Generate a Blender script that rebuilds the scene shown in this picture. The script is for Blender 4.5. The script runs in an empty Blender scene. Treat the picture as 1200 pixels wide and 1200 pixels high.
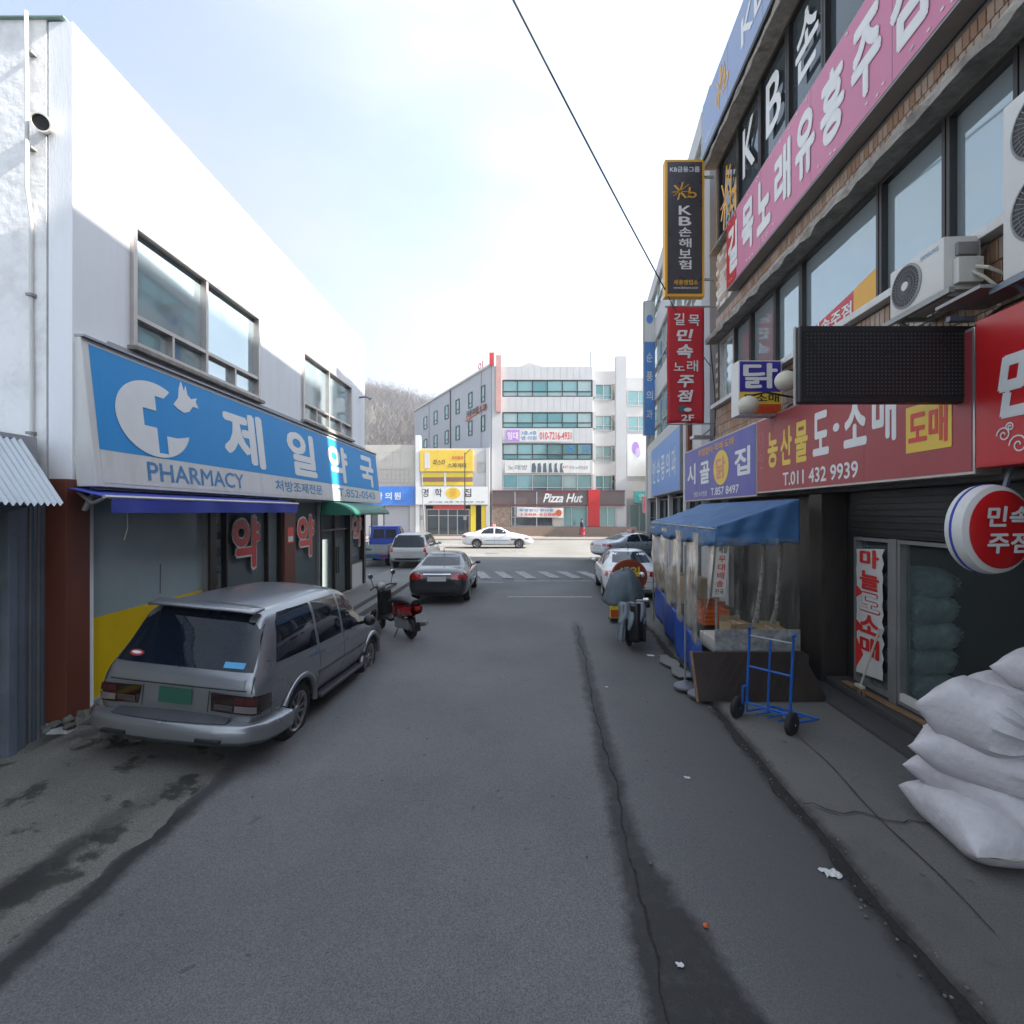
import bpy, bmesh, math, random
from mathutils import Vector as V, Matrix as M, noise as NZ
from mathutils.bvhtree import BVHTree
R = math.radians
random.seed(7)
sc = bpy.context.scene
col = sc.collection

# ---------------------------------------------------------------- camera, sky, sun, exposure
cam = bpy.data.cameras.new('camera'); cam.lens = 18; cam.sensor_width = 36
cam.clip_start = .05; cam.clip_end = 3000
co = bpy.data.objects.new('camera', cam); col.objects.link(co)
co.location = (0, 0, 2.7); co.rotation_euler = (R(90), 0, 0)
sc.camera = co
SUN_EL, SUN_AZ = 35.0, 4.0          # azimuth: degrees from +X towards -Y
sdir = V((math.cos(R(SUN_EL))*math.cos(R(SUN_AZ)), -math.cos(R(SUN_EL))*math.sin(R(SUN_AZ)), math.sin(R(SUN_EL))))
w = bpy.data.worlds.new('World'); sc.world = w; w.use_nodes = True
nt = w.node_tree; N = nt.nodes; Lk = nt.links
bg = N['Background']
sky = N.new('ShaderNodeTexSky'); sky.sky_type = 'NISHITA'; sky.sun_disc = False
sky.sun_elevation = R(SUN_EL); sky.sun_rotation = math.atan2(sdir.x, sdir.y)
sky.air_density = 1.2; sky.dust_density = 2.0
tc = N.new('ShaderNodeTexCoord'); sep = N.new('ShaderNodeSeparateXYZ'); Lk.new(tc.outputs['Generated'], sep.inputs[0])
mp = N.new('ShaderNodeMapping'); mp.inputs['Scale'].default_value = (1, 1, 2.6); Lk.new(tc.outputs['Generated'], mp.inputs[0])
cn = N.new('ShaderNodeTexNoise'); cn.inputs['Scale'].default_value = 1.7; cn.inputs['Detail'].default_value = 5; cn.inputs['Roughness'].default_value = .5
Lk.new(mp.outputs[0], cn.inputs['Vector'])
r1 = N.new('ShaderNodeMapRange'); r1.inputs[1].default_value = .35; r1.inputs[2].default_value = .62; r1.inputs[3].default_value = .38; r1.inputs[4].default_value = 1.0
Lk.new(cn.outputs['Fac'], r1.inputs[0])
r2 = N.new('ShaderNodeMapRange'); r2.inputs[1].default_value = .10; r2.inputs[2].default_value = .62; r2.inputs[3].default_value = 1.0; r2.inputs[4].default_value = 0.0
Lk.new(sep.outputs['Z'], r2.inputs[0])
mxm = N.new('ShaderNodeMath'); mxm.operation = 'MAXIMUM'; Lk.new(r1.outputs[0], mxm.inputs[0]); Lk.new(r2.outputs[0], mxm.inputs[1])
mix = N.new('ShaderNodeMix'); mix.data_type = 'RGBA'; Lk.new(mxm.outputs[0], mix.inputs[0]); Lk.new(sky.outputs[0], mix.inputs[6])
# the veil of cloud: whiter low down, smoothly brighter towards the sun
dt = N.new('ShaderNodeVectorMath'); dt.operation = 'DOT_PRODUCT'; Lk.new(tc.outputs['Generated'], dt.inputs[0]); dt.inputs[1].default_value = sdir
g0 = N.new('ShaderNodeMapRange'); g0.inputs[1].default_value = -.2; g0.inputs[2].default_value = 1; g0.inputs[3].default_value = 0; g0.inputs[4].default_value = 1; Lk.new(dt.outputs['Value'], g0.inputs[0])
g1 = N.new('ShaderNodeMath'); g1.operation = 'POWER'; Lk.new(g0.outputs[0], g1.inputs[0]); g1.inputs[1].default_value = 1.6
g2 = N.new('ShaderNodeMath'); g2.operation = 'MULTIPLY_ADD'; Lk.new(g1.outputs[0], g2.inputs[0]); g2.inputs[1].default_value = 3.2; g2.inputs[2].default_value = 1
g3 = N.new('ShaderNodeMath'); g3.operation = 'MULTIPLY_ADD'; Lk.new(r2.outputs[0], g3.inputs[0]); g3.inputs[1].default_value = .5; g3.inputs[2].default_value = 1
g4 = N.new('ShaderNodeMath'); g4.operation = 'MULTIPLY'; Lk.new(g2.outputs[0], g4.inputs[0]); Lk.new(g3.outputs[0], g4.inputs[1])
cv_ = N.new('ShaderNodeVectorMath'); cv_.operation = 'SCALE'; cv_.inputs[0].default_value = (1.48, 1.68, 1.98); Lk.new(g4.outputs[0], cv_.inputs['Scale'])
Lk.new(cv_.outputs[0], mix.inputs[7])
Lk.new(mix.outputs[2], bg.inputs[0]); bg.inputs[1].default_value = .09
sl = bpy.data.lights.new('sun', 'SUN'); sl.energy = 4.0; sl.angle = R(1.1); sl.color = (1, .955, .88)
so = bpy.data.objects.new('sun', sl); col.objects.link(so); so.rotation_euler = sdir.to_track_quat('Z', 'Y').to_euler(); so.location = (30, -10, 40)
vs = sc.view_settings; vs.view_transform = 'Standard'; vs.look = 'None'; vs.gamma = 1; vs.use_curve_mapping = False
vs.exposure = 2.1
try:
    sc.cycles.max_bounces = 6; sc.cycles.transparent_max_bounces = 10; sc.cycles.caustics_reflective = False; sc.cycles.caustics_refractive = False
    sc.cycles.use_denoising = True
except Exception: pass

# ---------------------------------------------------------------- materials
MC = {}
def mat(name, c, rough=.6, metal=0, var=.12, scale=3, bump=0, bscale=60, coat=0, dirt=0, dirtc=(.05, .045, .04), dscale=1.2, spec=.5, alpha=None, emit=0, sheen=0, stretch=(1, 1, 1), blend=.2, cloud=0):
    if name in MC: return MC[name]
    m = bpy.data.materials.new(name); m.use_nodes = True; MC[name] = m
    n = m.node_tree.nodes; l = m.node_tree.links; b = n['Principled BSDF']
    t = n.new('ShaderNodeTexCoord'); mpp = n.new('ShaderNodeMapping'); mpp.inputs['Scale'].default_value = stretch; l.new(t.outputs['Object'], mpp.inputs[0])
    nz = n.new('ShaderNodeTexNoise'); nz.inputs['Scale'].default_value = scale; nz.inputs['Detail'].default_value = 6; nz.inputs['Roughness'].default_value = .62
    l.new(mpp.outputs[0], nz.inputs['Vector'])
    mr = n.new('ShaderNodeMapRange'); mr.inputs[1].default_value = .3; mr.inputs[2].default_value = .7; mr.inputs[3].default_value = 1-var; mr.inputs[4].default_value = 1+var
    l.new(nz.outputs['Fac'], mr.inputs[0])
    vm = n.new('ShaderNodeVectorMath'); vm.operation = 'SCALE'; vm.inputs[0].default_value = c[:3]; l.new(mr.outputs[0], vm.inputs['Scale'])
    out = vm.outputs[0]
    if dirt:
        n2 = n.new('ShaderNodeTexNoise'); n2.inputs['Scale'].default_value = dscale; n2.inputs['Detail'].default_value = 8; n2.inputs['Roughness'].default_value = .7
        l.new(mpp.outputs[0], n2.inputs['Vector'])
        m2 = n.new('ShaderNodeMapRange'); m2.inputs[1].default_value = .48; m2.inputs[2].default_value = .75; m2.inputs[3].default_value = 0; m2.inputs[4].default_value = dirt
        l.new(n2.outputs['Fac'], m2.inputs[0])
        mx = n.new('ShaderNodeMix'); mx.data_type = 'RGBA'; l.new(m2.outputs[0], mx.inputs[0]); l.new(out, mx.inputs[6]); mx.inputs[7].default_value = (*dirtc, 1)
        out = mx.outputs[2]
    l.new(out, b.inputs['Base Color'])
    rr = n.new('ShaderNodeMapRange'); rr.inputs[1].default_value = .3; rr.inputs[2].default_value = .7; rr.inputs[3].default_value = max(.02, rough*.85); rr.inputs[4].default_value = min(1, rough*1.15)
    l.new(nz.outputs['Fac'], rr.inputs[0]); l.new(rr.outputs[0], b.inputs['Roughness'])
    b.inputs['Metallic'].default_value = metal; b.inputs['Coat Weight'].default_value = coat; b.inputs['Coat Roughness'].default_value = .05
    b.inputs['Specular IOR Level'].default_value = spec
    if bump:
        n3 = n.new('ShaderNodeTexNoise'); n3.inputs['Scale'].default_value = bscale; n3.inputs['Detail'].default_value = 5; l.new(mpp.outputs[0], n3.inputs['Vector'])
        bp = n.new('ShaderNodeBump'); bp.inputs['Strength'].default_value = bump; bp.inputs['Distance'].default_value = .02
        l.new(n3.outputs['Fac'], bp.inputs['Height']); l.new(bp.outputs[0], b.inputs['Normal'])
    if alpha is not None:      # a see-through film or pane: mostly transparent, glossy by Fresnel
        o = n['Material Output']; tr = n.new('ShaderNodeBsdfTransparent'); tr.inputs[0].default_value = (*[min(1, x) for x in spec_tint(c)], 1)
        ms = n.new('ShaderNodeMixShader'); fr = n.new('ShaderNodeLayerWeight'); fr.inputs[0].default_value = blend
        ad = n.new('ShaderNodeMath'); ad.operation = 'ADD'; ad.use_clamp = True; ad.inputs[1].default_value = alpha; l.new(fr.outputs['Fresnel'], ad.inputs[0])
        if cloud:
            mq = n.new('ShaderNodeMapping'); mq.inputs['Scale'].default_value = (7, 7, .9); l.new(t.outputs['Object'], mq.inputs[0]); nq = n.new('ShaderNodeTexNoise'); nq.inputs['Scale'].default_value = 1.6; nq.inputs['Detail'].default_value = 7; nq.inputs['Roughness'].default_value = .7; l.new(mq.outputs[0], nq.inputs['Vector'])
            rq = n.new('ShaderNodeMapRange'); rq.inputs[1].default_value = .48; rq.inputs[2].default_value = .72; rq.inputs[3].default_value = alpha; rq.inputs[4].default_value = alpha+cloud; l.new(nq.outputs['Fac'], rq.inputs[0]); l.new(rq.outputs[0], ad.inputs[1])
        l.new(ad.outputs[0], ms.inputs[0]); l.new(tr.outputs[0], ms.inputs[1]); l.new(b.outputs[0], ms.inputs[2]); l.new(ms.outputs[0], o.inputs[0])
    return m
def spec_tint(c):
    mxx = max(c[:3]); return [.55+.45*x/mxx for x in c[:3]]

wall_white = mat('painted_white_wall', (.82, .83, .84), .8, var=.03, scale=1.5, bump=.12, bscale=30, dirt=.30, dirtc=(.50, .49, .46), dscale=1.1, stretch=(2.2, 2.2, .28))
wall_flake = mat('flaking_white_wall', (.82, .815, .80), .85, var=.06, scale=2, bump=.4, bscale=9, dirt=.5, dirtc=(.36, .35, .31), dscale=2.2)
wall_grey = mat('grey_render', (.36, .37, .39), .85, var=.07, scale=2, bump=.1, dirt=.2, dirtc=(.25, .25, .25))
far_white = mat('pale_cladding', (.50, .495, .485), .6, var=.05, scale=.6, dirt=.3, dirtc=(.42, .41, .4), dscale=.5)
far_grey = mat('grey_trim_and_wall_shade', (.40, .41, .44), .6, var=.05, scale=.6, dirt=.2, dirtc=(.3, .3, .32), dscale=.5)  # grey trim and shutter; on the office side wall it paints in the shade
beige = mat('beige_stone_cladding', (.50, .47, .42), .7, var=.06, scale=1, dirt=.2, dirtc=(.4, .37, .33))
brown_paint = mat('red_brown_paint', (.135, .035, .018), .55, var=.2, scale=3, stretch=(1, 1, .25), dirt=.35, dirtc=(.05, .02, .015), dscale=2)
grey_steel = mat('grey_blue_steel', (.16, .19, .235), .5, metal=.3, var=.12, dirt=.3, dirtc=(.07, .07, .07), dscale=4)
alu = mat('aluminium', (.52, .47, .44), .38, metal=.75, var=.08)
alu_dull = mat('dull_aluminium', (.28, .28, .27), .5, metal=.4, var=.1, dirt=.3)
dark_frame = mat('dark_bronze_frame', (.022, .017, .014), .4, var=.2)
brown_tile = mat('brown_wall_tile', (.30, .175, .105), .38, var=.3, scale=5, bump=.15, dirt=.35, dirtc=(.12, .08, .06), dscale=5)
tan_tile = mat('tan_wall_tile', (.36, .26, .19), .4, var=.25, scale=5, bump=.15, dirt=.25, dirtc=(.16, .12, .1), dscale=5)
mortar = mat('grey_mortar', (.13, .12, .11), .95, var=.2, bump=.3)
old_conc = mat('old_peeling_concrete', (.21, .20, .19), .9, var=.25, scale=6, bump=.7, bscale=18, dirt=.75, dirtc=(.05, .045, .04), dscale=3)
ledge_paint = mat('flaking_ledge_paint', (.30, .275, .24), .85, var=.3, scale=7, bump=.8, bscale=14, dirt=.9, dirtc=(.10, .09, .08), dscale=4)
glass_sky = mat('mirror_window_glass', (.42, .50, .52), .04, metal=.62, var=.05, scale=.7)
glass_dark = mat('dark_window_glass', (.055, .07, .078), .05, metal=.15, var=.1, scale=.7, spec=.9)
glass_teal = mat('teal_window_glass', (.22, .38, .37), .08, metal=.35, var=.12, scale=.3)
teal_b = mat('teal_glass_with_blind', (.36, .46, .44), .15, metal=.2, var=.15, scale=.5)
teal_c = mat('deep_teal_glass', (.12, .27, .27), .06, metal=.4, var=.2, scale=.4)
teals = [glass_teal, glass_teal, teal_b, teal_c]
glass_clear = mat('clear_shop_glass', (.28, .31, .31), .03, var=.02, alpha=.035, blend=.13)
vinyl = mat('clear_vinyl_curtain', (.30, .28, .24), .14, var=.5, scale=3, alpha=.05, bump=.3, bscale=5, spec=.8, blend=.06, cloud=.34)
grey_film = mat('grey_window_film', (.30, .37, .38), .14, var=.07, scale=1.2, spec=.55)
yellow_film = mat('yellow_window_film', (.70, .47, .01), .2, var=.05)
blue_sign = mat('blue_sign_face', (.018, .26, .60), .5, var=.05, scale=1.2, dirt=.22, dirtc=(.10, .27, .48), stretch=(2, 2, .3), spec=.3)
sign_white = mat('off_white_sign_face', (.64, .63, .60), .5, var=.04, dirt=.38, dirtc=(.36, .33, .28), dscale=1.6, stretch=(2, 2, .35), spec=.3)
letter_white = mat('white_lettering', (.70, .70, .68), .4, var=.04)
letter_blue = mat('blue_lettering', (.04, .20, .42), .4, var=.05)
letter_red = mat('red_lettering', (.62, .03, .025), .35, var=.05)
letter_yellow = mat('yellow_lettering', (.74, .50, .05), .4, var=.05)
letter_black = mat('black_lettering', (.02, .02, .02), .5, var=.05)
gold = mat('gold_lettering', (.72, .36, .02), .4, var=.05)
blue_cloth = mat('blue_awning_cloth', (.035, .055, .34), .75, var=.12, bump=.15, dirt=.25, dirtc=(.03, .04, .12))
green_cloth = mat('green_awning_cloth', (.012, .13, .085), .45, var=.1, dirt=.15)
tarp = mat('blue_tarpaulin', (.045, .135, .29), .55, var=.1, scale=4, bump=.3, bscale=9, dirt=.4, dirtc=(.03, .07, .14), dscale=2.5)
tarp_dark = mat('ultramarine_tarpaulin', (.012, .055, .27), .45, var=.18, scale=4, bump=.4, bscale=8)
pink_sign = mat('pink_sign_face', (.56, .17, .28), .4, var=.08, scale=1, dirt=.15, dirtc=(.45, .25, .3), stretch=(1.6, 1.6, .4))
red_sign = mat('faded_red_sign_face', (.33, .045, .05), .45, var=.08, dirt=.3, dirtc=(.2, .06, .06), dscale=.9, stretch=(1.6, 1.6, .4))
bright_red = mat('bright_red_sign_face', (.50, .012, .014), .32, var=.06)
banner_red = mat('red_banner_cloth', (.48, .016, .025), .7, var=.08, bump=.2, bscale=10)
purple_sign = mat('violet_blue_sign_face', (.085, .085, .34), .4, var=.06, dirt=.15, dirtc=(.13, .13, .3), stretch=(1.6, 1.6, .4))
sky_sign = mat('pale_blue_sign_face', (.11, .26, .60), .35, var=.06)
kb_sign = mat('blue_grey_sign_face', (.20, .27, .44), .35, var=.06)
charcoal_sign = mat('charcoal_sign_face', (.058, .052, .058), .3, var=.06)
navy = mat('navy_sign_face', (.03, .025, .28), .35, var=.05)
orange = mat('orange_paint', (.50, .095, .012), .4, var=.1)
yellow = mat('yellow_paint', (.74, .55, .03), .45, var=.06)
black = mat('black_plastic', (.012, .012, .013), .5, var=.2)
rubber = mat('tyre_rubber', (.018, .018, .019), .85, var=.2, scale=12, bump=.2)
rim_m = mat('grey_alloy_rim', (.35, .35, .36), .35, metal=.8, var=.06, dirt=.4, dirtc=(.08, .07, .06), dscale=6)
chrome = mat('chrome', (.7, .7, .7), .1, metal=1, var=.03)
silver_paint = mat('silver_car_paint', (.25, .26, .275), .30, metal=.62, var=.02, scale=1.2, coat=.6, dirt=.07, dirtc=(.15, .14, .13), dscale=1.6)
white_paint = mat('white_car_paint', (.70, .70, .70), .3, var=.02, coat=.8)
dark_paint = mat('dark_grey_car_paint', (.035, .037, .042), .3, metal=.5, var=.05, coat=1, dirt=.2, dirtc=(.06, .055, .05))
pearl_paint = mat('pearl_grey_car_paint', (.50, .50, .48), .35, metal=.2, var=.03, coat=.7, dirt=.2, dirtc=(.3, .29, .27))
pale_silver = mat('pale_silver_car_paint', (.46, .50, .55), .3, metal=.4, var=.03, coat=.8)
truck_blue = mat('blue_truck_paint', (.015, .05, .32), .35, var=.06, coat=.6)
truck_grey = mat('worn_grey_bed_paint', (.30, .31, .30), .6, var=.12, dirt=.4)
car_glass = mat('tinted_car_glass', (.008, .012, .02), .03, var=.1, spec=.45)
lamp_red = mat('red_lamp_lens', (.35, .012, .01), .1, var=.1, coat=1)
lamp_smoke = mat('smoked_lamp_lens', (.014, .004, .004), .08, var=.2, coat=1)
lamp_clear = mat('clear_lamp_lens', (.17, .145, .145), .08, var=.2, coat=1)
plate_green = mat('green_number_plate', (.02, .10, .06), .45, var=.1)
plate_white = mat('white_number_plate', (.42, .42, .42), .5, var=.05)
seam = mat('panel_gap', (.01, .01, .011), .8)
ivory = mat('ivory_plastic', (.60, .59, .55), .42, var=.04, dirt=.2, dirtc=(.4, .37, .3), dscale=3)
fan_grey = mat('grey_fan_grille', (.24, .24, .24), .45, var=.1)
cream = mat('cream_lamp_glass', (.55, .52, .42), .3, var=.06, dirt=.25, dirtc=(.35, .3, .2))
hand_blue = mat('blue_trolley_paint', (.012, .11, .42), .38, var=.15, dirt=.25, dirtc=(.05, .05, .06), dscale=8)
sack_white = mat('woven_white_sack', (.55, .52, .53), .6, var=.08, scale=9, bump=.5, bscale=16, dirt=.45, dirtc=(.36, .32, .30), dscale=4)
sack_teal = mat('green_grey_mesh_sack', (.32, .42, .40), .6, var=.22, scale=9, bump=.6, bscale=22)
card = mat('cardboard', (.36, .25, .14), .8, var=.12, dirt=.15)
wood = mat('worn_wood', (.23, .13, .06), .7, var=.25, stretch=(1, 1, 6))
red_wood = mat('orange_brown_wood', (.36, .10, .03), .5, var=.2, stretch=(6, 6, 1))
vent_slab = mat('dark_brown_board', (.035, .025, .02), .35, var=.25, scale=3, dirt=.2, dirtc=(.05, .04, .03))
shutter_m = mat('dark_roller_shutter', (.032, .030, .028), .45, metal=.3, var=.2, scale=6)
steel_dark = mat('dark_stained_steel', (.055, .048, .042), .45, metal=.4, var=.3, scale=4, stretch=(3, 3, .4), dirt=.5, dirtc=(.015, .013, .012), dscale=2)
cloth_grey = mat('grey_green_cover_cloth', (.080, .105, .122), .8, var=.15, bump=.3, bscale=12)
cloth_pale = mat('pale_grey_cover_cloth', (.22, .26, .28), .75, var=.2, bump=.3, bscale=12)
scooter_red = mat('red_scooter_paint', (.26, .008, .012), .25, var=.08, coat=1)
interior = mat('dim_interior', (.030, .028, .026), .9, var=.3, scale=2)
galv = mat('galvanised_sheet', (.40, .44, .47), .45, metal=.45, var=.12, scale=3, dirt=.35, dirtc=(.20, .17, .14), dscale=3)
stone_m = mat('rubble_stone', (.105, .10, .085), .95, var=.35, scale=7, bump=.9, bscale=12, dirt=.6, dirtc=(.03, .035, .02), dscale=4)
seam_line = mat('dark_sign_joint', (.10, .09, .11), .7)  # plain dark seam colour between sign panels
litter = mat('white_litter', (.6, .6, .58), .7)
skin_m = mat('skin', (.42, .26, .18), .6)
navy_cloth = mat('navy_jacket_cloth', (.02, .03, .06), .9)
red_cloth = mat('dark_red_skirt_cloth', (.28, .03, .05), .9)
hair_m = mat('black_hair', (.01, .009, .008), .6)
curb_m = mat('kerb_concrete', (.30, .29, .27), .9, var=.2, scale=6, bump=.3)
bark = mat('grey_bark', (.16, .13, .115), .9, var=.2)
twig = mat('bare_twigs', (.13, .105, .095), .95, var=.3, scale=.05)
evergreen = mat('evergreen_leaves', (.035, .065, .05), .9, var=.4, scale=.1)
hill_m = mat('leaf_litter_hillside', (.085, .078, .055), .95, var=.35, scale=.05, dirt=.5, dirtc=(.06, .07, .045), dscale=.03)
paint_line = mat('worn_road_paint', (.30, .30, .30), .8, var=.2, scale=5, dirt=.9, dirtc=(.09, .09, .09), dscale=6)
wire_m = mat('black_cable', (.01, .01, .01), .7)

# ---- ground materials, with stains that have a shape of their own
def ground_mat(name, base, stains, rough=.82, wetc=(.016, .016, .015), bump=.5, blot=.5, blotc=(.045, .045, .045), speck=.5, right=None, bt=.66):
    m = bpy.data.materials.new(name); m.use_nodes = True; n = m.node_tree.nodes; l = m.node_tree.links; b = n['Principled BSDF']
    g = n.new('ShaderNodeNewGeometry'); sp = n.new('ShaderNodeSeparateXYZ'); l.new(g.outputs['Position'], sp.inputs[0])
    def math_(op, a, c=None, cl=False):
        x = n.new('ShaderNodeMath'); x.operation = op; x.use_clamp = cl
        for i, q in enumerate((a, c)):
            if q is None: continue
            if isinstance(q, (int, float)): x.inputs[i].default_value = q
            else: l.new(q, x.inputs[i])
        return x.outputs[0]
    def noise(s, d=6, r=.6):
        x = n.new('ShaderNodeTexNoise'); x.inputs['Scale'].default_value = s; x.inputs['Detail'].default_value = d; x.inputs['Roughness'].default_value = r
        l.new(g.outputs['Position'], x.inputs['Vector']); return x.outputs['Fac']
    def rng(v, a, b2, c, d):
        x = n.new('ShaderNodeMapRange'); x.inputs[1].default_value = a; x.inputs[2].default_value = b2; x.inputs[3].default_value = c; x.inputs[4].default_value = d; l.new(v, x.inputs[0]); return x.outputs[0]
    def mixc(f, a, c):
        x = n.new('ShaderNodeMix'); x.data_type = 'RGBA'; l.new(f, x.inputs[0]); l.new(a, x.inputs[6]); x.inputs[7].default_value = (*c, 1); return x.outputs[2]
    big, mid, fine = noise(.45), noise(3.2, 8, .7), noise(120, 2, .5)
    k = math_('MULTIPLY', rng(big, .3, .7, .74, 1.22), rng(fine, .3, .7, 1-speck, 1+speck))
    k = math_('MULTIPLY', k, rng(mid, .3, .7, .9, 1.1))
    vm = n.new('ShaderNodeVectorMath'); vm.operation = 'SCALE'; vm.inputs[0].default_value = base; l.new(k, vm.inputs['Scale'])
    out = vm.outputs[0]
    out = mixc(rng(noise(1.9, 5, .62), bt, bt+.06, 0, blot), out, blotc)
    out = mixc(rng(noise(.9, 8, .75), .45, .8, 0, .45), out, tuple(q*.62 for q in base))
    if right is not None: out = mixc(math_('MULTIPLY', rng(math_('ADD', math_('SUBTRACT', sp.outputs['X'], math_('MULTIPLY', sp.outputs['Y'], .075)), math_('MULTIPLY', big, .3)), .60, 2.3, 0, .95), 1.0), out, right)  # darker to the right: a darker patch plus building shade put into the colour
    out = mixc(rng(noise(6.5, 3, .5), .70, .74, 0, .6), out, blotc); out = mixc(rng(noise(17, 2, .5), .74, .77, 0, .7), out, tuple(q*.3 for q in base))
    # stains: (a, b, half width left, half width right, y0, y1) about x = a + b*y
    wob = math_('ADD', math_('MULTIPLY', math_('SUBTRACT', noise(2.6, 3, .5), .5), .16), math_('MULTIPLY', math_('SUBTRACT', noise(14, 5, .7), .5), .16))
    tot = None
    for a, bb, wl, wr, y0, y1, gl, gr in stains:
        d = math_('SUBTRACT', sp.outputs['X'], math_('ADD', math_('MULTIPLY', sp.outputs['Y'], bb), a))
        d = math_('ADD', d, wob)
        grow = rng(sp.outputs['Y'], 2.2, 4.2, 1.0, 0.0)
        hr = math_('ADD', math_('MULTIPLY', grow, gr), wr); hl = math_('ADD', math_('MULTIPLY', grow, gl), wl)
        f1 = rng(math_('SUBTRACT', hr, d), -.05, .05, 0, 1); f2 = rng(math_('ADD', hl, d), -.05, .05, 0, 1)
        f = math_('MULTIPLY', f1, f2)
        f = math_('MULTIPLY', f, rng(sp.outputs['Y'], y1-1.5, y1, 1, 0)); f = math_('MULTIPLY', f, rng(sp.outputs['Y'], y0, y0+.3, 0, 1))
        tot = f if tot is None else math_('MAXIMUM', tot, f)
    rg = rng(mid, .3, .7, rough-.07, rough+.07)
    if tot is not None:
        tot = math_('MULTIPLY', math_('MULTIPLY', tot, rng(noise(5.5, 6, .7), .30, .46, .7, 1)), .97, True); out = mixc(tot, out, wetc); 
        rg = math_('SUBTRACT', rg, math_('MULTIPLY', tot, .22))
    l.new(out, b.inputs['Base Color']); l.new(rg, b.inputs['Roughness']); b.inputs['Specular IOR Level'].default_value = .5
    bp = n.new('ShaderNodeBump'); bp.inputs['Strength'].default_value = bump; bp.inputs['Distance'].default_value = .012
    l.new(math_('ADD', fine, math_('MULTIPLY', mid, 1.5)), bp.inputs['Height']); l.new(bp.outputs[0], b.inputs['Normal'])
    return m
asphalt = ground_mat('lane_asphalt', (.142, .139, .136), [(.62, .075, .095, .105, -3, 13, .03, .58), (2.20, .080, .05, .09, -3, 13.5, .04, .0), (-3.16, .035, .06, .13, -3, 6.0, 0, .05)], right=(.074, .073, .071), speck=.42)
asphalt_far = ground_mat('main_road_asphalt', (.19, .18, .165), [], blot=.2, speck=.25)
concrete = ground_mat('pavement_concrete', (.128, .124, .114), [(2.24, .080, .05, .055, -3, 13, 0, .0)], blot=.35, blotc=(.045, .045, .04), speck=.25)
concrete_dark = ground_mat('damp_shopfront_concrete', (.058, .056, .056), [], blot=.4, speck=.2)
concrete_left = ground_mat('mossy_broken_concrete', (.17, .165, .145), [(-3.62, .05, .12, .05, -3, 5.2, .2, .0)], blot=.88, blotc=(.026, .029, .018), bump=1.0, speck=.5, bt=.55)
concrete_pale = ground_mat('pale_pavement_concrete', (.17, .165, .155), [], blot=.2, speck=.2)
pave_far = ground_mat('far_pavement', (.24, .20, .165), [], blot=.1, speck=.15)

# ---------------------------------------------------------------- frames and builders
def frame(o, eu, eo):
    eu = V((*eu, 0)); eo = V((*eo, 0)); m = M.Identity(4)
    for i in range(3): m[i][0] = eu[i]; m[i][1] = eo[i]; m[i][3] = o[i]
    return m
W = M.Identity(4)
RF = frame((4.2, 0, 0), (.073, 1), (-.9973, .0728))     # right row: u runs away from the camera, o towards the street
LF = frame((-5.2, 0, 0), (.012, 1), (1, -.012))         # left row
BF = frame((3.34, 0, 0), (.145, 1), (-.9896, .1435))    # the clinic building, turned a little
def facing(y): return frame((0, y, 0), (1, 0), (0, -1)) # a sign facing the camera side: u = x, o towards -y
ROOT = {}
def root_of(p):
    while p.parent: p = p.parent
    return p
def props(o, label=None, cat=None, group=None, kind=None):
    if label: o['label'] = label
    if cat: o['category'] = cat
    if group: o['group'] = group
    if kind: o['kind'] = kind
    return o
def thing(name, label, cat, loc=(0, 0, 0), group=None, rz=0):
    o = bpy.data.objects.new(name, None); col.objects.link(o); o.location = loc; o.rotation_euler = (0, 0, rz); o.empty_display_size = .2
    ROOT[o] = M.Translation(loc) @ M.Rotation(rz, 4, 'Z')
    return props(o, label, cat, group)
def mesh_obj(name, me, parent=None, m=None):
    o = bpy.data.objects.new(name, me); col.objects.link(o)
    if parent is not None: o.parent = parent
    if m is not None and not me.materials: me.materials.append(m)
    return o
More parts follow.
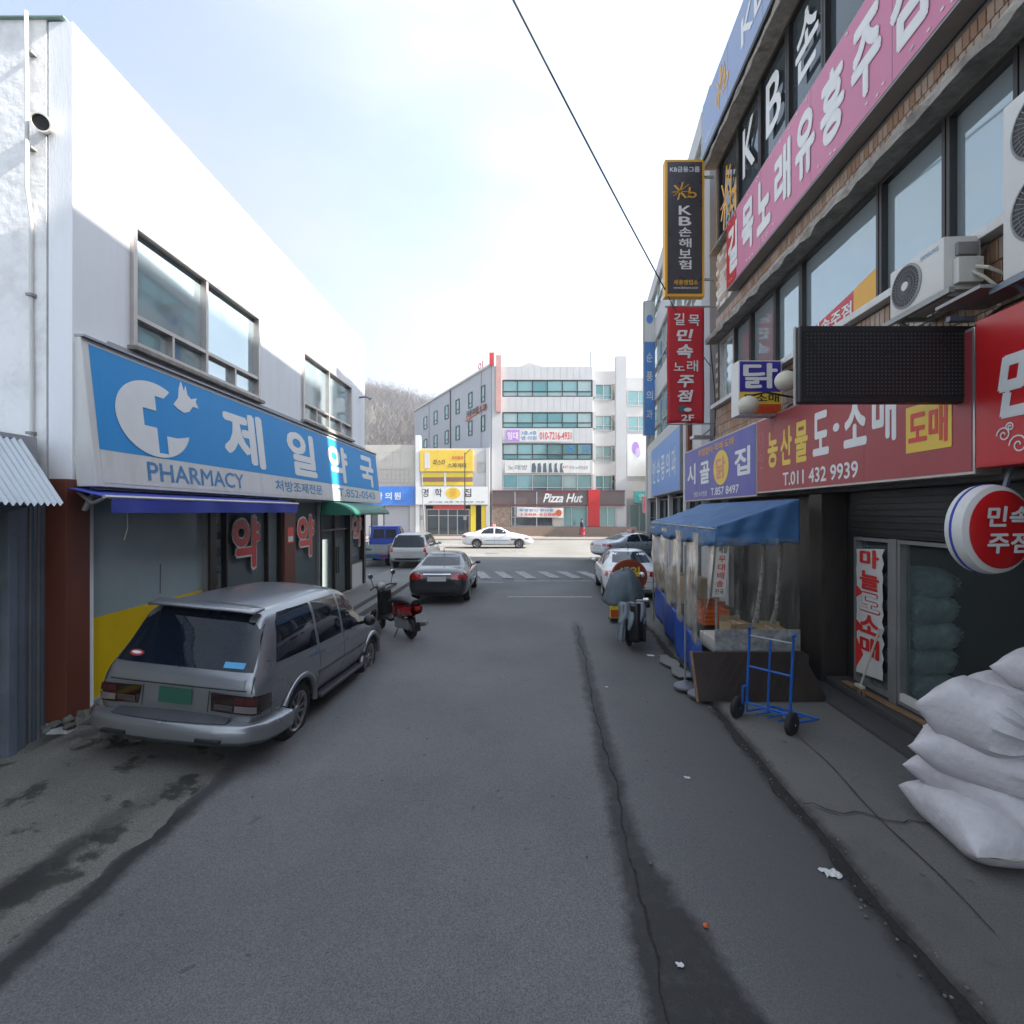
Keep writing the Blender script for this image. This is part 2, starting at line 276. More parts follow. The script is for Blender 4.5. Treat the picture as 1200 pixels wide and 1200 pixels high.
class B:
    """collects shapes; F maps (u, o, z) to the world"""
    def __init__(s, F=W): s.F = F; s.bm = bmesh.new()
    def p(s, u, o, z): return s.bm.verts.new(s.F @ V((u, o, z)))
    def box(s, u0, u1, o0, o1, z0, z1, taper=0):
        t = taper; v = [s.p(*q) for q in ((u0, o0, z0), (u1, o0, z0), (u1, o1, z0), (u0, o1, z0), (u0+t, o0+t, z1), (u1-t, o0+t, z1), (u1-t, o1-t, z1), (u0+t, o1-t, z1))]
        for f in ((0, 3, 2, 1), (4, 5, 6, 7), (0, 1, 5, 4), (1, 2, 6, 5), (2, 3, 7, 6), (3, 0, 4, 7)): s.bm.faces.new([v[i] for i in f])
        return s
    def prism(s, poly, z0, z1):
        a = [s.p(x, y, z0) for x, y in poly]; b = [s.p(x, y, z1) for x, y in poly]; n = len(poly)
        s.bm.faces.new(a[::-1]); s.bm.faces.new(b)
        for i in range(n): s.bm.faces.new((a[i], a[(i+1) % n], b[(i+1) % n], b[i]))
        return s
    def slab(s, poly, o0, o1):    # polygon in (u, z), thickness along o
        a = [s.p(x, o0, z) for x, z in poly]; b = [s.p(x, o1, z) for x, z in poly]; n = len(poly)
        s.bm.faces.new(a); s.bm.faces.new(b[::-1])
        for i in range(n): s.bm.faces.new((a[i], b[i], b[(i+1) % n], a[(i+1) % n]))
        return s
    def bar(s, a, b, w=.03, h=None):  # square bar between two points
        h = h or w; a = V(a); b = V(b); d = (b-a).normalized(); up = V((0, 0, 1)) if abs(d.z) < .95 else V((1, 0, 0))
        x = d.cross(up).normalized()*w/2; y = d.cross(x).normalized()*h/2; v = []
        for q in (a, b):
            for i, j in ((-1, -1), (1, -1), (1, 1), (-1, 1)): v.append(s.p(*(q+x*i+y*j)))
        for f in ((0, 1, 2, 3), (7, 6, 5, 4), (0, 4, 5, 1), (1, 5, 6, 2), (2, 6, 7, 3), (3, 7, 4, 0)): s.bm.faces.new([v[i] for i in f])
        return s
    def tube(s, pts, r, n=8, cap=True, squash=1):
        pts = [V(q) for q in pts]; rings = []
        for i, q in enumerate(pts):
            d = (pts[min(i+1, len(pts)-1)]-pts[max(i-1, 0)]).normalized(); up = V((0, 0, 1)) if abs(d.z) < .9 else V((0, 1, 0))
            x = d.cross(up).normalized(); y = x.cross(d); rr = r[i] if isinstance(r, (list, tuple)) else r
            rings.append([s.p(*(q+x*math.cos(2*math.pi*k/n)*rr+y*math.sin(2*math.pi*k/n)*rr*squash)) for k in range(n)])
        for a, b in zip(rings, rings[1:]):
            for k in range(n): s.bm.faces.new((a[k], a[(k+1) % n], b[(k+1) % n], b[k]))
        if cap: s.bm.faces.new(rings[0][::-1]); s.bm.faces.new(rings[-1])
        return s
    def lathe(s, prof, c, axis='x', n=24, a0=0, a1=2*math.pi, cap=True):  # prof: (radius, along)
        full = abs(a1-a0-2*math.pi) < 1e-4; rings = []
        k_n = n if full else n+1
        for r, t in prof:
            ring = []
            for k in range(k_n):
                a = a0+(a1-a0)*k/n; ca, sa = math.cos(a)*r, math.sin(a)*r
                q = {'x': (t, ca, sa), 'y': (ca, t, sa), 'z': (ca, sa, t)}[axis]
                ring.append(s.p(c[0]+q[0], c[1]+q[1], c[2]+q[2]))
            rings.append(ring)
        for a, b in zip(rings, rings[1:]):
            for k in range(k_n if full else k_n-1): s.bm.faces.new((a[k], a[(k+1) % k_n], b[(k+1) % k_n], b[k]))
        if full and cap:
            if prof[0][0] > 1e-4: s.bm.faces.new(rings[0][::-1])
            if prof[-1][0] > 1e-4: s.bm.faces.new(rings[-1])
        return s
    def ball(s, c, r, n=12, sz=1):
        pr = [(max(1e-5, math.sin(math.pi*i/n))*r, -math.cos(math.pi*i/n)*r*sz) for i in range(n+1)]
        return s.lathe(pr, c, 'z', n*2)
    def grid(s, fn, nu, nv, wrap=False):
        g = [[s.p(*fn(i/nu, j/nv)) for j in range(nv+(0 if wrap else 1))] for i in range(nu+1)]
        m = nv if wrap else nv
        for i in range(nu):
            for j in range(m):
                k = (j+1) % nv if wrap else j+1
                s.bm.faces.new((g[i][j], g[i+1][j], g[i+1][k], g[i][k]))
        return s
    def make(s, name, m, parent=None, smooth=False, label=None, bevel=0, normals=True, kind=None, thick=0, merge=True):
        bm = s.bm
        if merge: bmesh.ops.remove_doubles(bm, verts=bm.verts, dist=1e-5)
        if normals: bmesh.ops.recalc_face_normals(bm, faces=bm.faces)
        if parent is not None:
            r = ROOT.get(root_of(parent))
            if r is not None: bmesh.ops.transform(bm, matrix=r.inverted(), verts=bm.verts)
        if bevel:
            es = [e for e in bm.edges if len(e.link_faces) == 2 and e.calc_face_angle(0) > .6]
            bmesh.ops.bevel(bm, geom=es, offset=bevel, segments=2, profile=.6, affect='EDGES', clamp_overlap=True)
        if smooth:
            for f in bm.faces: f.smooth = True
            for e in bm.edges:
                if len(e.link_faces) == 2 and e.calc_face_angle(0) > .7: e.smooth = False
        me = bpy.data.meshes.new(name); bm.to_mesh(me); bm.free(); me.materials.append(m)
        o = mesh_obj(name, me, parent)
        if thick:
            md = o.modifiers.new('s', 'SOLIDIFY'); md.thickness = thick
        if label: o['label'] = label
        if kind: o['kind'] = kind
        return o
def struct(o): o['kind'] = 'structure'; return o

# ---- lettering
TC = {}
def glyphs(body, bold=0, shear=0):
    k = (body, bold, shear)
    if k in TC: return TC[k]
    c = bpy.data.curves.new('lettering', 'FONT'); c.body = body; c.offset = bold; c.shear = shear; c.resolution_u = 3; c.align_x = 'LEFT'
    o = bpy.data.objects.new('t', c); col.objects.link(o)
    dg = bpy.context.evaluated_depsgraph_get(); me = o.evaluated_get(dg).to_mesh()
    vs_ = [tuple(v.co) for v in me.vertices]; fs = [tuple(p.vertices) for p in me.polygons]
    o.evaluated_get(dg).to_mesh_clear(); bpy.data.objects.remove(o); bpy.data.curves.remove(c)
    TC[k] = (vs_, fs); return TC[k]
def lettering(parent, F, items, m, o, name='lettering', label=None):
    """items: (text, u0, u1, z0, z1, bold[, shear]); u0 is the reader's left. Fits the ink to the rectangle."""
    out = None
    for it in items:
        body, u0, u1, z0, z1 = it[:5]; bold = it[5] if len(it) > 5 else .02; sh = it[6] if len(it) > 6 else 0
        vs_, fs = glyphs(body, 0, sh); b = B(F); bold *= .62
        xs = [v[0] for v in vs_]; ys = [v[1] for v in vs_]; xa, xb, ya, yb = min(xs)-bold, max(xs)+bold, min(ys)-bold, max(ys)+bold
        sft = [(0, 0)]+([(math.cos(k*math.pi/3+.3)*bold, math.sin(k*math.pi/3+.3)*bold) for k in range(6)]+([(math.cos(k*math.pi/2+.1)*bold*.5, math.sin(k*math.pi/2+.1)*bold*.5) for k in range(4)] if bold > .045 else []) if bold > 0 else [])
        for q, (ex, ey) in enumerate(sft):
            vv = [b.p(u0+(x+ex-xa)/(xb-xa)*(u1-u0), o+q*.00035, z0+(y+ey-ya)/(yb-ya)*(z1-z0)) for x, y, _ in vs_]
            for f in fs:
                try: b.bm.faces.new([vv[i] for i in f])
                except ValueError: pass
        out = b.make(name, m, parent, normals=False, label=label, merge=False)
    return out
def spread(chars, u0, u1, z0, z1, bold=.03, fill=.78, shear=0):
    n = len(chars); d = (u1-u0)/n; return [(c, u0+d*(i+.5-fill/2), u0+d*(i+.5+fill/2), z0, z1, bold, shear) for i, c in enumerate(chars) if c != ' ']
def column(chars, u0, u1, z0, z1, bold=.03, fill=.82):
    n = len(chars); d = (z1-z0)/n; return [(c, u0, u1, z1-d*(i+.5+fill/2), z1-d*(i+.5-fill/2), bold) for i, c in enumerate(chars) if c != ' ']
def flat(F, poly, o, name, m, parent, label=None, t=.004):   # printed or applied flat shape in (u, z)
    return B(F).slab(poly, o, o+t).make(name, m, parent, label=label)
def disc(cu, cz, ru, rz, n=28, a0=0, a1=2*math.pi): return [(cu+math.cos(a0+(a1-a0)*i/n)*ru, cz+math.sin(a0+(a1-a0)*i/n)*rz) for i in range(n if abs(a1-a0-2*math.pi) < 1e-4 else n+1)]
def rect(u0, u1, z0, z1): return [(u0, z0), (u1, z0), (u1, z1), (u0, z1)]

def window(parent, F, u0, u1, z0, z1, o=0, cols=(), rows=(), fm=alu, gm=glass_sky, fw=.05, d=.09, sill=False, panes=True, lowcols=None):
    """window frame part with one pane sub-part per light. rows: heights; cols: positions; lowcols: extra mullions below the first row."""
    f = B(F)
    f.box(u0, u0+fw, o-d, o+.03, z0, z1); f.box(u1-fw, u1, o-d, o+.03, z0, z1)
    f.box(u0+fw, u1-fw, o-d, o+.03, z0, z0+fw); f.box(u0+fw, u1-fw, o-d, o+.03, z1-fw, z1)
    cs = [u0+fw/2]+list(cols)+[u1-fw/2]; rs = [z0+fw/2]+list(rows)+[z1-fw/2]
    for c in cols: f.box(c-fw*.45, c+fw*.45, o-d+.005, o+.022, z0+fw, z1-fw)
    for i in range(len(cs)-1):
        for r in rows: f.box(cs[i]+fw*.45, cs[i+1]-fw*.45, o-d+.008, o+.018, r-fw*.4, r+fw*.4)
    if lowcols:
        for c in lowcols: f.box(c-fw*.35, c+fw*.35, o-d+.01, o+.014, z0+fw, rows[0]-fw*.4)
    w_ = f.make('window', fm, parent)
    if panes:
        for i in range(len(cs)-1):
            for j in range(len(rs)-1):
                a, b_ = cs[i]+fw*.3, cs[i+1]-fw*.3; tl = random.uniform(-.004, .004)
                g = B(F); g.slab([(a, rs[j]+.02), (b_, rs[j]+.02), (b_, rs[j+1]-.02), (a, rs[j+1]-.02)], o-d*.55+tl, o-d*.55+tl-.012)
                g.make('pane', random.choice(gm) if isinstance(gm, list) else gm, w_)
    if sill: B(F).box(u0-.05, u1+.05, o-.05, o+.10, z0-.06, z0-.004).make('sill', ledge_paint, w_)
    return w_

def box_sign(label, F, u0, u1, z0, z1, o0, o1, face, rim=alu, border=.03, loc=None, name='shop_sign', cat='sign', group=None):
    c = F @ V(((u0+u1)/2, o0, z0)); t = thing(name, label, cat, c, group)
    B(F).box(min(u0, u1), max(u0, u1), o0, o1, z0, z1).make('sign_box', rim, t, bevel=.006)
    a, b_ = min(u0, u1)+border, max(u0, u1)-border
    B(F).box(a, b_, o1+.001, o1+.006, z0+border, z1-border).make('sign_face', face, t)
    if b_-a > 3.5:
        n_ = int((b_-a)/1.6)
        for k in range(1, n_): B(F).box(a+(b_-a)*k/n_-.003, a+(b_-a)*k/n_+.003, o1+.0061, o1+.0072, z0+border, z1-border).make('panel_joint', seam_line, t)
    return t

# ---------------------------------------------------------------- ground
def gz(y): return 0 if y < 20 else min(.25, (y-20)/13*.25)
def sheet(name, m, xs, ys, zf, par=None):
    b = B(); g = [[b.p(x, y, zf(x, y)) for x in xs] for y in ys]
    for i in range(len(ys)-1):
        for j in range(len(xs)-1): b.bm.faces.new((g[i][j], g[i][j+1], g[i+1][j+1], g[i+1][j]))
    return b.make(name, m, par, smooth=True, normals=False)
fr = lambda a, b, n: [a+(b-a)*i/n for i in range(n+1)]
struct(sheet('ground', concrete_pale, [-900, -200, -60, 60, 200, 900], [-200, -40, 20, 33, 60, 250, 1500], lambda x, y: gz(y)-.05))
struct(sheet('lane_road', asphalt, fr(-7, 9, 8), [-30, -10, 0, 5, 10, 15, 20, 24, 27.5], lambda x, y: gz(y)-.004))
struct(sheet('main_road', asphalt_far, [-120, -60, -20, 0, 20, 60, 120], [27.5, 33, 44.5], lambda x, y: gz(y)))
def edge_x(y): return 2.26+.079*y+.05*NZ.noise(V((y*1.3, 0, 0)))+.025*NZ.noise(V((y*6, 3, 0)))
# right pavement with its broken edge
b = B(); ys = fr(-10, 17, 150); prev = None
for y in ys:
    e = edge_x(y); fx = 4.3+.073*y
    row = [b.p(e-.02, y, -.02), b.p(e+.015, y, .035+.015*NZ.noise(V((y*3, 1, 1)))), b.p(e+.3, y, .05), b.p((e+fx)/2, y, .055), b.p(fx+1.6, y, .06)]
    if prev:
        for j in range(4): b.bm.faces.new((prev[j], prev[j+1], row[j+1], row[j]))
    prev = row
pv = struct(b.make('pavement', concrete, None, smooth=True, normals=False))
# cracked slab joints (real gaps as thin dark recesses are too fine: raised slab rows at the shopfront)
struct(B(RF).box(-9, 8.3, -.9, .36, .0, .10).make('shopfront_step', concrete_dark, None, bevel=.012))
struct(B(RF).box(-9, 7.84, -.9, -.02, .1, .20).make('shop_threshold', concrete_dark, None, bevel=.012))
dirt_g = mat('black_gutter_dirt', (.016, .015, .013), .95, var=.5, scale=25, bump=.9, bscale=40)
def ribbon(xf, y0, y1, n, wf, z, m, name):
    b = B(); pr = None
    for i in range(n+1):
        y = y0+(y1-y0)*i/n; a, c = wf(y); x = xf(y); q = [b.p(x-a, y, z-.003), b.p(x-a*.3, y, z+.008+.006*NZ.noise(V((y*15, 1, 1)))), b.p(x+c, y, z+.012)]
        if pr:
            for k in range(2): b.bm.faces.new((pr[k], pr[k+1], q[k+1], q[k]))
        pr = q
    return struct(b.make(name, m, None, smooth=True, normals=False))
nn = lambda y, f, s_: NZ.noise(V((y*f, s_, 2.2)))
ribbon(lambda y: edge_x(y)-.02, .5, 12.5, 420, lambda y: (max(.01, .055+.09*nn(y, 1.7, 1)+.05*nn(y, 9, 4)), .03+.02*nn(y, 7, 8)), .004, dirt_g, 'gutter_dirt')
ribbon(lambda y: .62+.075*y+.05*nn(y, .9, 5)+.03*nn(y, 4, 5), 1.2, 12.2, 500, lambda y: (max(.002, .008+.03*nn(y, 2.1, 3)+.02*nn(y, 13, 9)), max(.002, .008+.03*nn(y, 2.4, 6)+.02*nn(y, 15, 2))), -.0095, dirt_g, 'road_crack')
gb = B(); rg_ = random.Random(11)
for k in range(260):
    y = 1.2+11*rg_.random()**1.4; x = (edge_x(y)-.05+rg_.gauss(0, .06)) if k % 3 else rg_.uniform(-2.6, 3.0); gb.ball((x, y, .006 if x < edge_x(y) else .05), rg_.uniform(.004, .013), 3, .7)
props(gb.make('gravel', mat('mixed_grit', (.16, .15, .13), .95, var=.6, scale=9), None), 'loose grit scattered along the gutter and over the lane', 'gravel', kind='stuff')
# cracks in the pavement, as thin dark strips of dirt
def strip(pts, w, z, m, name, parent=None):
    b = B(); pr = None
    for i, (x, y) in enumerate(pts):
        d = V((pts[min(i+1, len(pts)-1)][0]-pts[max(i-1, 0)][0], pts[min(i+1, len(pts)-1)][1]-pts[max(i-1, 0)][1])).normalized(); q = V((-d.y, d.x))*w*(.5+.5*random.random())
        c = [b.p(x-q.x, y-q.y, z), b.p(x+q.x, y+q.y, z)]
        if pr: b.bm.faces.new((pr[0], pr[1], c[1], c[0]))
        pr = c
    return b.make(name, m, parent, normals=False)
dirt_m = mat('packed_dirt', (.022, .021, .018), .95, var=.3, scale=20, bump=.5)
struct(strip([(2.62+.012*i*i*.1+.09*i+.02*math.sin(i*2.1), 4.62-.035*i+.05*math.sin(i*1.7)) for i in range(14)], .012, .0665, dirt_m, 'pavement_crack'))
struct(strip([(3.02+.02*math.sin(i)+.035*i, 3.2+.27*i) for i in range(20)], .006, .0665, dirt_m, 'slab_joint'))
# left pavement
def lz(x, y):
    t = max(0, min(1, (-3.25-x)/.75)); return t*.15
b = B()
def lsurf(i, j):
    y = -4+i*(10.2); e = -3.12+.035*y+.10*NZ.noise(V((y*1.1, 5, 0)))+.05*NZ.noise(V((y*5, 2, 0)))
    x = e+(-6.6-e)*j
    k = min(1, j*6)
    return (x, y, -.01+k*.035+min(1, max(0, (-3.3-x)/.8))*.12+.035*k*NZ.noise(V((x*2.2, y*2.2, 1)))+.02*k*NZ.noise(V((x*7, y*7, 4))))
b.grid(lsurf, 110, 70); struct(b.make('broken_concrete_apron', concrete_left, None, smooth=True, normals=False))
struct(B(LF).box(6.1, 23.5, -.6, 1.18, -.05, .14).make('side_pavement', concrete_pale, None, bevel=.02))
struct(B(LF).box(12.9, 17.9, .0, .95, .144, .26).make('entrance_step', concrete_pale, None, bevel=.015))
struct(B(LF).box(5.98, 17.5, -.3, .05, .0, .30).make('shopfront_plinth', curb_m, None, bevel=.01))
# rubble by the brown pillar, each stone its own part
rub = thing('rubble_heap', 'heap of broken dark stones at the foot of the brown pillar', 'rubble', (-4.6, 5.7, .1))
for i in range(34):
    sx = random.uniform(-5.2, -3.75); sy = random.uniform(5.55, 6.25)+(-sx-4)*.02; s = random.uniform(.04, .11)
    bb = B(); bb.ball((sx, sy, .12+s*.35+(.16 if sx < -4.7 else 0)), s, 5, .6)
    for v in bb.bm.verts: v.co += V((NZ.noise(v.co*9+V((i, 0, 0))), NZ.noise(v.co*9+V((0, i, 5))), NZ.noise(v.co*9+V((0, 3, i)))))*s*.7
    bb.make('stone', stone_m, rub)
# markings
for i in range(7):
    x = -1.25+i*.92+random.uniform(-.05, .05); y0 = 20.6+random.uniform(-.2, .1); y1 = 23.4
    struct(B().prism([(x, y0), (x+.42, y0), (x-.15, y1), (x-.57, y1)], gz(22)-.004-.03, gz(22)+.012).make('crosswalk_stripe', paint_line))
for k, (x0, x1, y) in enumerate(((-.15, 2.55, 16.2), (-1.6, -.3, 19.6), (.1, 3.1, 20.0))):
    struct(B().box(x0, x1, y, y+.13+.06*(k == 0), -.003, .002).make('stop_line', paint_line))
for (x, y) in ((-.05, 38), (-1.2, 31)):
    struct(B().lathe([(.45, 0), (.45, .006)], (x, y, gz(y)-.001), 'z', 24).make('manhole_cover', asphalt))
struct(B().box(-120, 120, 44.5, 44.75, .1, .38).make('far_kerb', curb_m))
struct(sheet('far_pavement', pave_far, [-120, -30, 0, 30, 120], [44.75, 47, 50, 62], lambda x, y: .385))
struct(strip([(-2.9+.02*math.sin(i*3), 20.8-i*.62) for i in range(13)], .03, .003, dirt_m, 'road_patch_joint'))

# ---------------------------------------------------------------- left: pharmacy building
ph = thing('pharmacy_building', 'white two-storey pharmacy building with wide windows on the left corner', 'building', (-5.2, 6, 0))
# front (street) wall built around its openings; end wall faces the camera
H = 8.42; UE = 17.35; U0 = 5.97
b = B(LF)
wz0, wz1 = 4.93, 6.6
def wallpiece(u0, u1, z0, z1): b.box(u0, u1, -.28, 0, z0, z1)
wallpiece(U0+.002, 6.86, 3.0, H); wallpiece(6.86, 10.24, 3.0, wz0); wallpiece(6.86, 10.24, wz1, H); wallpiece(10.24, 12.3, 3.0, H)
wallpiece(12.3, 15.9, 3.0, wz0); wallpiece(12.3, 15.9, wz1, H); wallpiece(15.9, UE, 3.0, H)
b.box(U0+.002, U0+.3, -.28, 0, .3, 3.0)
b.make('street_wall', wall_white, ph)
b = B(); b.box(-14, -5.43, 5.97, 6.25, 0, H+.02).make('end_wall', wall_flake, ph)
B().box(-14, -5.49, 6.26, 17.3, H-.5, H-.3).make('roof_deck', wall_grey, ph)
B().box(-14, -5.25, 17.0, 17.3, .2, H-.01).make('rear_wall', wall_white, ph)
B(LF).box(6.3, 17.2, -3.2, -3.1, .2, 3.0).make('shop_back_wall', wall_white, ph)
B(LF).box(6.3, 17.2, -3.1, -.3, .2, .27).make('shop_floor', concrete_pale, ph)
B(LF).box(6.3, 17.2, -3.1, -.3, 2.96, 2.998).make('shop_ceiling', wall_white, ph)
# parapet flashing, green edge
B().box(-14, -5.2, 5.93, 6.3, H+.022, H+.036).make('parapet_flashing', mat('faded_green_coating', (.25, .36, .32), .8), ph)
for (u0, u1, um) in ((6.86, 10.24, 8.5), (12.3, 15.9, 14.0)):
    window(ph, LF, u0, u1, wz0, wz1, .02, cols=(um,), rows=(wz0+.42,), fm=alu, gm=glass_sky, fw=.07, d=.14, lowcols=((u0+um)/2, (u1+um)/2), sill=True)
B(LF).box(U0+.5, UE, .0, .03, 4.80, 4.86).make('drip_strip', wall_grey, ph)
# ground floor shop front
B(LF).box(11.32, 11.86, -.2, .04, .3, 2.98).make('brown_pillar', brown_paint, ph)
B(W).box(-5.62, -5.1, 5.86, 6.19, .28, 3.08).make('corner_pillar', brown_paint, ph, bevel=.008, label='red-brown painted corner pillar')
B(W).box(-5.62, -5.12, 5.88, 6.17, .0, .28).make('pillar_base', wall_white, ph)
wf = window(ph, LF, 6.22, 8.62, .33, 2.98, -.05, cols=(), fm=alu_dull, gm=grey_film, fw=.05)
B(LF).slab([(6.27, .38), (8.57, .38), (8.57, 1.40), (6.27, 1.38)], -.09, -.085).make('yellow_film', yellow_film, wf)
B(LF).box(8.62, 8.80, -.14, .02, .3, 2.98).make('door_post', dark_frame, ph)
window(ph, LF, 8.80, 11.3, .33, 2.98, -.05, cols=(9.2, 10.72), fm=dark_frame, gm=glass_clear, fw=.045)
window(ph, LF, 11.88, 13.5, .33, 2.98, -.05, fm=alu_dull, gm=glass_clear, fw=.05)
dr = window(ph, LF, 13.6, 15.75, .27, 2.7, -.05, cols=(14.65,), rows=(2.2,), fm=dark_frame, gm=glass_clear, fw=.06)
B(LF).bar((14.58, .03, .95), (14.58, .03, 1.7), .03).bar((14.74, .03, .95), (14.74, .03, 1.7), .03).make('door_handle', black, dr)
window(ph, LF, 15.95, 17.2, 1.05, 2.98, -.05, fm=dark_frame, gm=glass_clear, fw=.06)
B(LF).box(15.95, 17.2, -.1, -.03, .3, 1.04).make('white_bottom_panel', sign_white, ph)
B(LF).box(15.76, 15.94, -.14, .03, .27, 2.98).make('door_post', dark_frame, ph)
B(LF).box(17.21, 17.36, -.14, .03, .2, 2.98).make('door_post', dark_frame, ph)
for u in (9.85, 12.6, 16.57):
    s = .5
    uu = u
    lettering(ph, LF, [('약', uu-s*1.06, uu+s*1.06, 1.56, 2.66, .10)], letter_white, -.021, 'sticker_outline')
    lettering(ph, LF, [('약', uu-s, uu+s, 1.61, 2.61, .06)], letter_red, -.014, 'sticker_lettering')
flat(LF, rect(11.45, 11.75, 2.0, 2.35), .041, 'red_notice', letter_red, ph); flat(LF, rect(11.48, 11.72, 2.03, 2.15), .046, 'notice_panel', sign_white, ph)
# shelves and goods inside the shop
for u0, u1 in ((9.3, 11.0), (12.1, 13.3), (14.0, 16.9)):
    sh = thing('shop_shelf', f'white medicine shelf behind the shop glass {"near the brown pillar" if u0 < 10 else "between the brown pillar and the doors" if u0 < 13 else "behind the double doors"}', 'shelf', LF @ V(((u0+u1)/2, -2.4, .27)))
    bb = B(LF)
    for z in (.3, .8, 1.3, 1.8, 2.3): bb.box(u0, u1, -2.75, -2.3, z, z+.03)
    bb.box(u0, u0+.03, -2.75, -2.3, .33, 2.4); bb.box(u1-.03, u1, -2.75, -2.3, .33, 2.4)
    bb.make('shelf_frame', ivory, sh)
    for z in (.33, .83, 1.33, 1.83):
        u = u0+.06
        while u < u1-.2:
            wd = random.uniform(.08, .22); B(LF).box(u, u+wd, -2.6, -2.35, z+.001, z+random.uniform(.15, .38)).make('medicine_box', random.choice((ivory, orange, letter_white, blue_sign, green_cloth, card)), sh); u += wd+.03
# main sign: leaning panel, bottom further out than the top
sg = thing('pharmacy_sign', 'long blue pharmacy sign with white cross emblem and flying dove', 'sign', LF @ V((12, .2, 3)))
SL = frame((-5.2, 0, 0), (.012, 1), (1, -.012))
def sg_o(z): return .30-(z-3.05)*.11
def leaned(F0, z_, k):      # frame leaning outwards towards the bottom
    m = F0.copy(); 
    for i in range(3): m[i][2] = F0[i][2]-F0[i][1]*k; m[i][3] = F0[i][3]+F0[i][1]*(z_*k)
    return m
SF = leaned(LF, 3.05, .11)
B(SF).box(6.0, 18.45, .02, .26, 3.0, 4.76).make('sign_box', sign_white, sg, bevel=.012)
flat(SF, rect(6.10, 18.35, 3.45, 4.70), .261, 'blue_face', blue_sign, sg)
flat(SF, rect(6.10, 18.35, 3.05, 3.447), .261, 'white_face', sign_white, sg)
B(SF).box(6.0, 18.45, .0, .3, 4.762, 4.79).make('top_flashing', wall_grey, sg)
O = .268
# emblem: a white disc with the cross cut out, and a dove
cu, cz, ru, rz = 7.12, 3.98, .72, .52
A = lambda d: (cu+ru*math.cos(R(d)), cz+rz*math.sin(R(d)))
em = [A(d) for d in range(62, 345, 6)]+[(cu+.42, cz-.20), (cu+.19, cz-.20), (cu+.19, cz-.46), (cu-.0, cz-.46), (cu-.0, cz-.11), (cu-.24, cz-.11), (cu-.24, cz+.13), (cu+.02, cz+.13), (cu+.02, cz+.34), (cu+.2, cz+.34)]
flat(SF, em, O, 'emblem', letter_white, sg)
dv = [(8.28, 4.30), (8.38, 4.25), (8.50, 4.22), (8.62, 4.26), (8.72, 4.36), (8.86, 4.36), (8.80, 4.45), (8.84, 4.52), (8.70, 4.47), (8.62, 4.52), (8.60, 4.66), (8.55, 4.56), (8.50, 4.70), (8.44, 4.58), (8.40, 4.42), (8.34, 4.36)]
flat(SF, [(7.52+(u-8.28)*1.05, z-.02) for u, z in dv], O, 'dove_emblem', letter_white, sg)
for ch, u0, u1 in (('제', 8.75, 10.15), ('일', 11.2, 12.75), ('약', 13.6, 15.15), ('국', 16.35, 17.85)):
    lettering(sg, SF, [(ch, u0, u1, 3.53, 4.56, .06)], letter_white, O)
lettering(sg, SF, [('PHARMACY', 6.85, 9.25, 3.12, 3.38, .02)], letter_blue, O)
lettering(sg, SF, [('처방조제전문', 10.45, 12.95, 3.13, 3.37, .03)], letter_blue, O)
lettering(sg, SF, [('T.852-0543', 14.1, 17.7, 3.13, 3.37, .02)], letter_blue, O)
# folded blue awning
aw = thing('retractable_awning', 'rolled blue awning with hanging valance under the pharmacy sign', 'awning', LF @ V((9, .2, 2.7)))
B(LF).grid(lambda i, j: (5.85+i*5.1, .06+j*.42, 2.98-.10*j), 20, 2).make('awning_cloth', blue_cloth, aw, thick=.01)
B(LF).grid(lambda i, j: (5.92+i*4.98, .50+.01*math.sin(i*40)+.012*j*math.sin(i*23), 2.86-.17*j), 60, 2).make('valance', blue_cloth, aw, thick=.006)
B(LF).tube([(5.83, .49, 2.875), (10.97, .49, 2.875)], .022, 8).make('front_bar', alu, aw, smooth=True)
B(LF).tube([(6.0, .05, 2.93), (5.9, .3, 2.80), (5.88, .46, 2.86)], .022, 8).tube([(6.0, .12, 2.72), (6.0, .2, 2.88)], .03, 8).make('folding_arm', alu_dull, aw, smooth=True)
B(LF).tube([(6.42, .30, 2.75), (6.43, .3, 2.5), (6.40, .28, 2.35)], .006, 5).make('pull_cord', cream, aw)
# green quarter-round awning
ga = thing('entrance_awning', 'small dark green rounded awning over the pharmacy doors', 'awning', LF @ V((15.3, .4, 2.6)))
def quarter(i, j):
    a = j*math.pi/2; return (13.4+i*3.9, .03+.82*math.sin(a), 2.62+.36*math.cos(a))
B(LF).grid(quarter, 8, 10).make('awning_cloth', green_cloth, ga, smooth=True, thick=.006)
for u in (13.4, 17.3): B(LF).slab([(0+u, 2.62)], 0, 0) if False else None
for u in (13.402, 17.298):
    bb = B(LF); c = bb.p(u, .03, 2.62); pts = [bb.p(u, .03+.82*math.sin(k*math.pi/20), 2.62+.36*math.cos(k*math.pi/20)) for k in range(11)]
    for k in range(10): bb.bm.faces.new((c, pts[k], pts[k+1]))
    bb.make('end_cloth', green_cloth, ga, thick=.006)
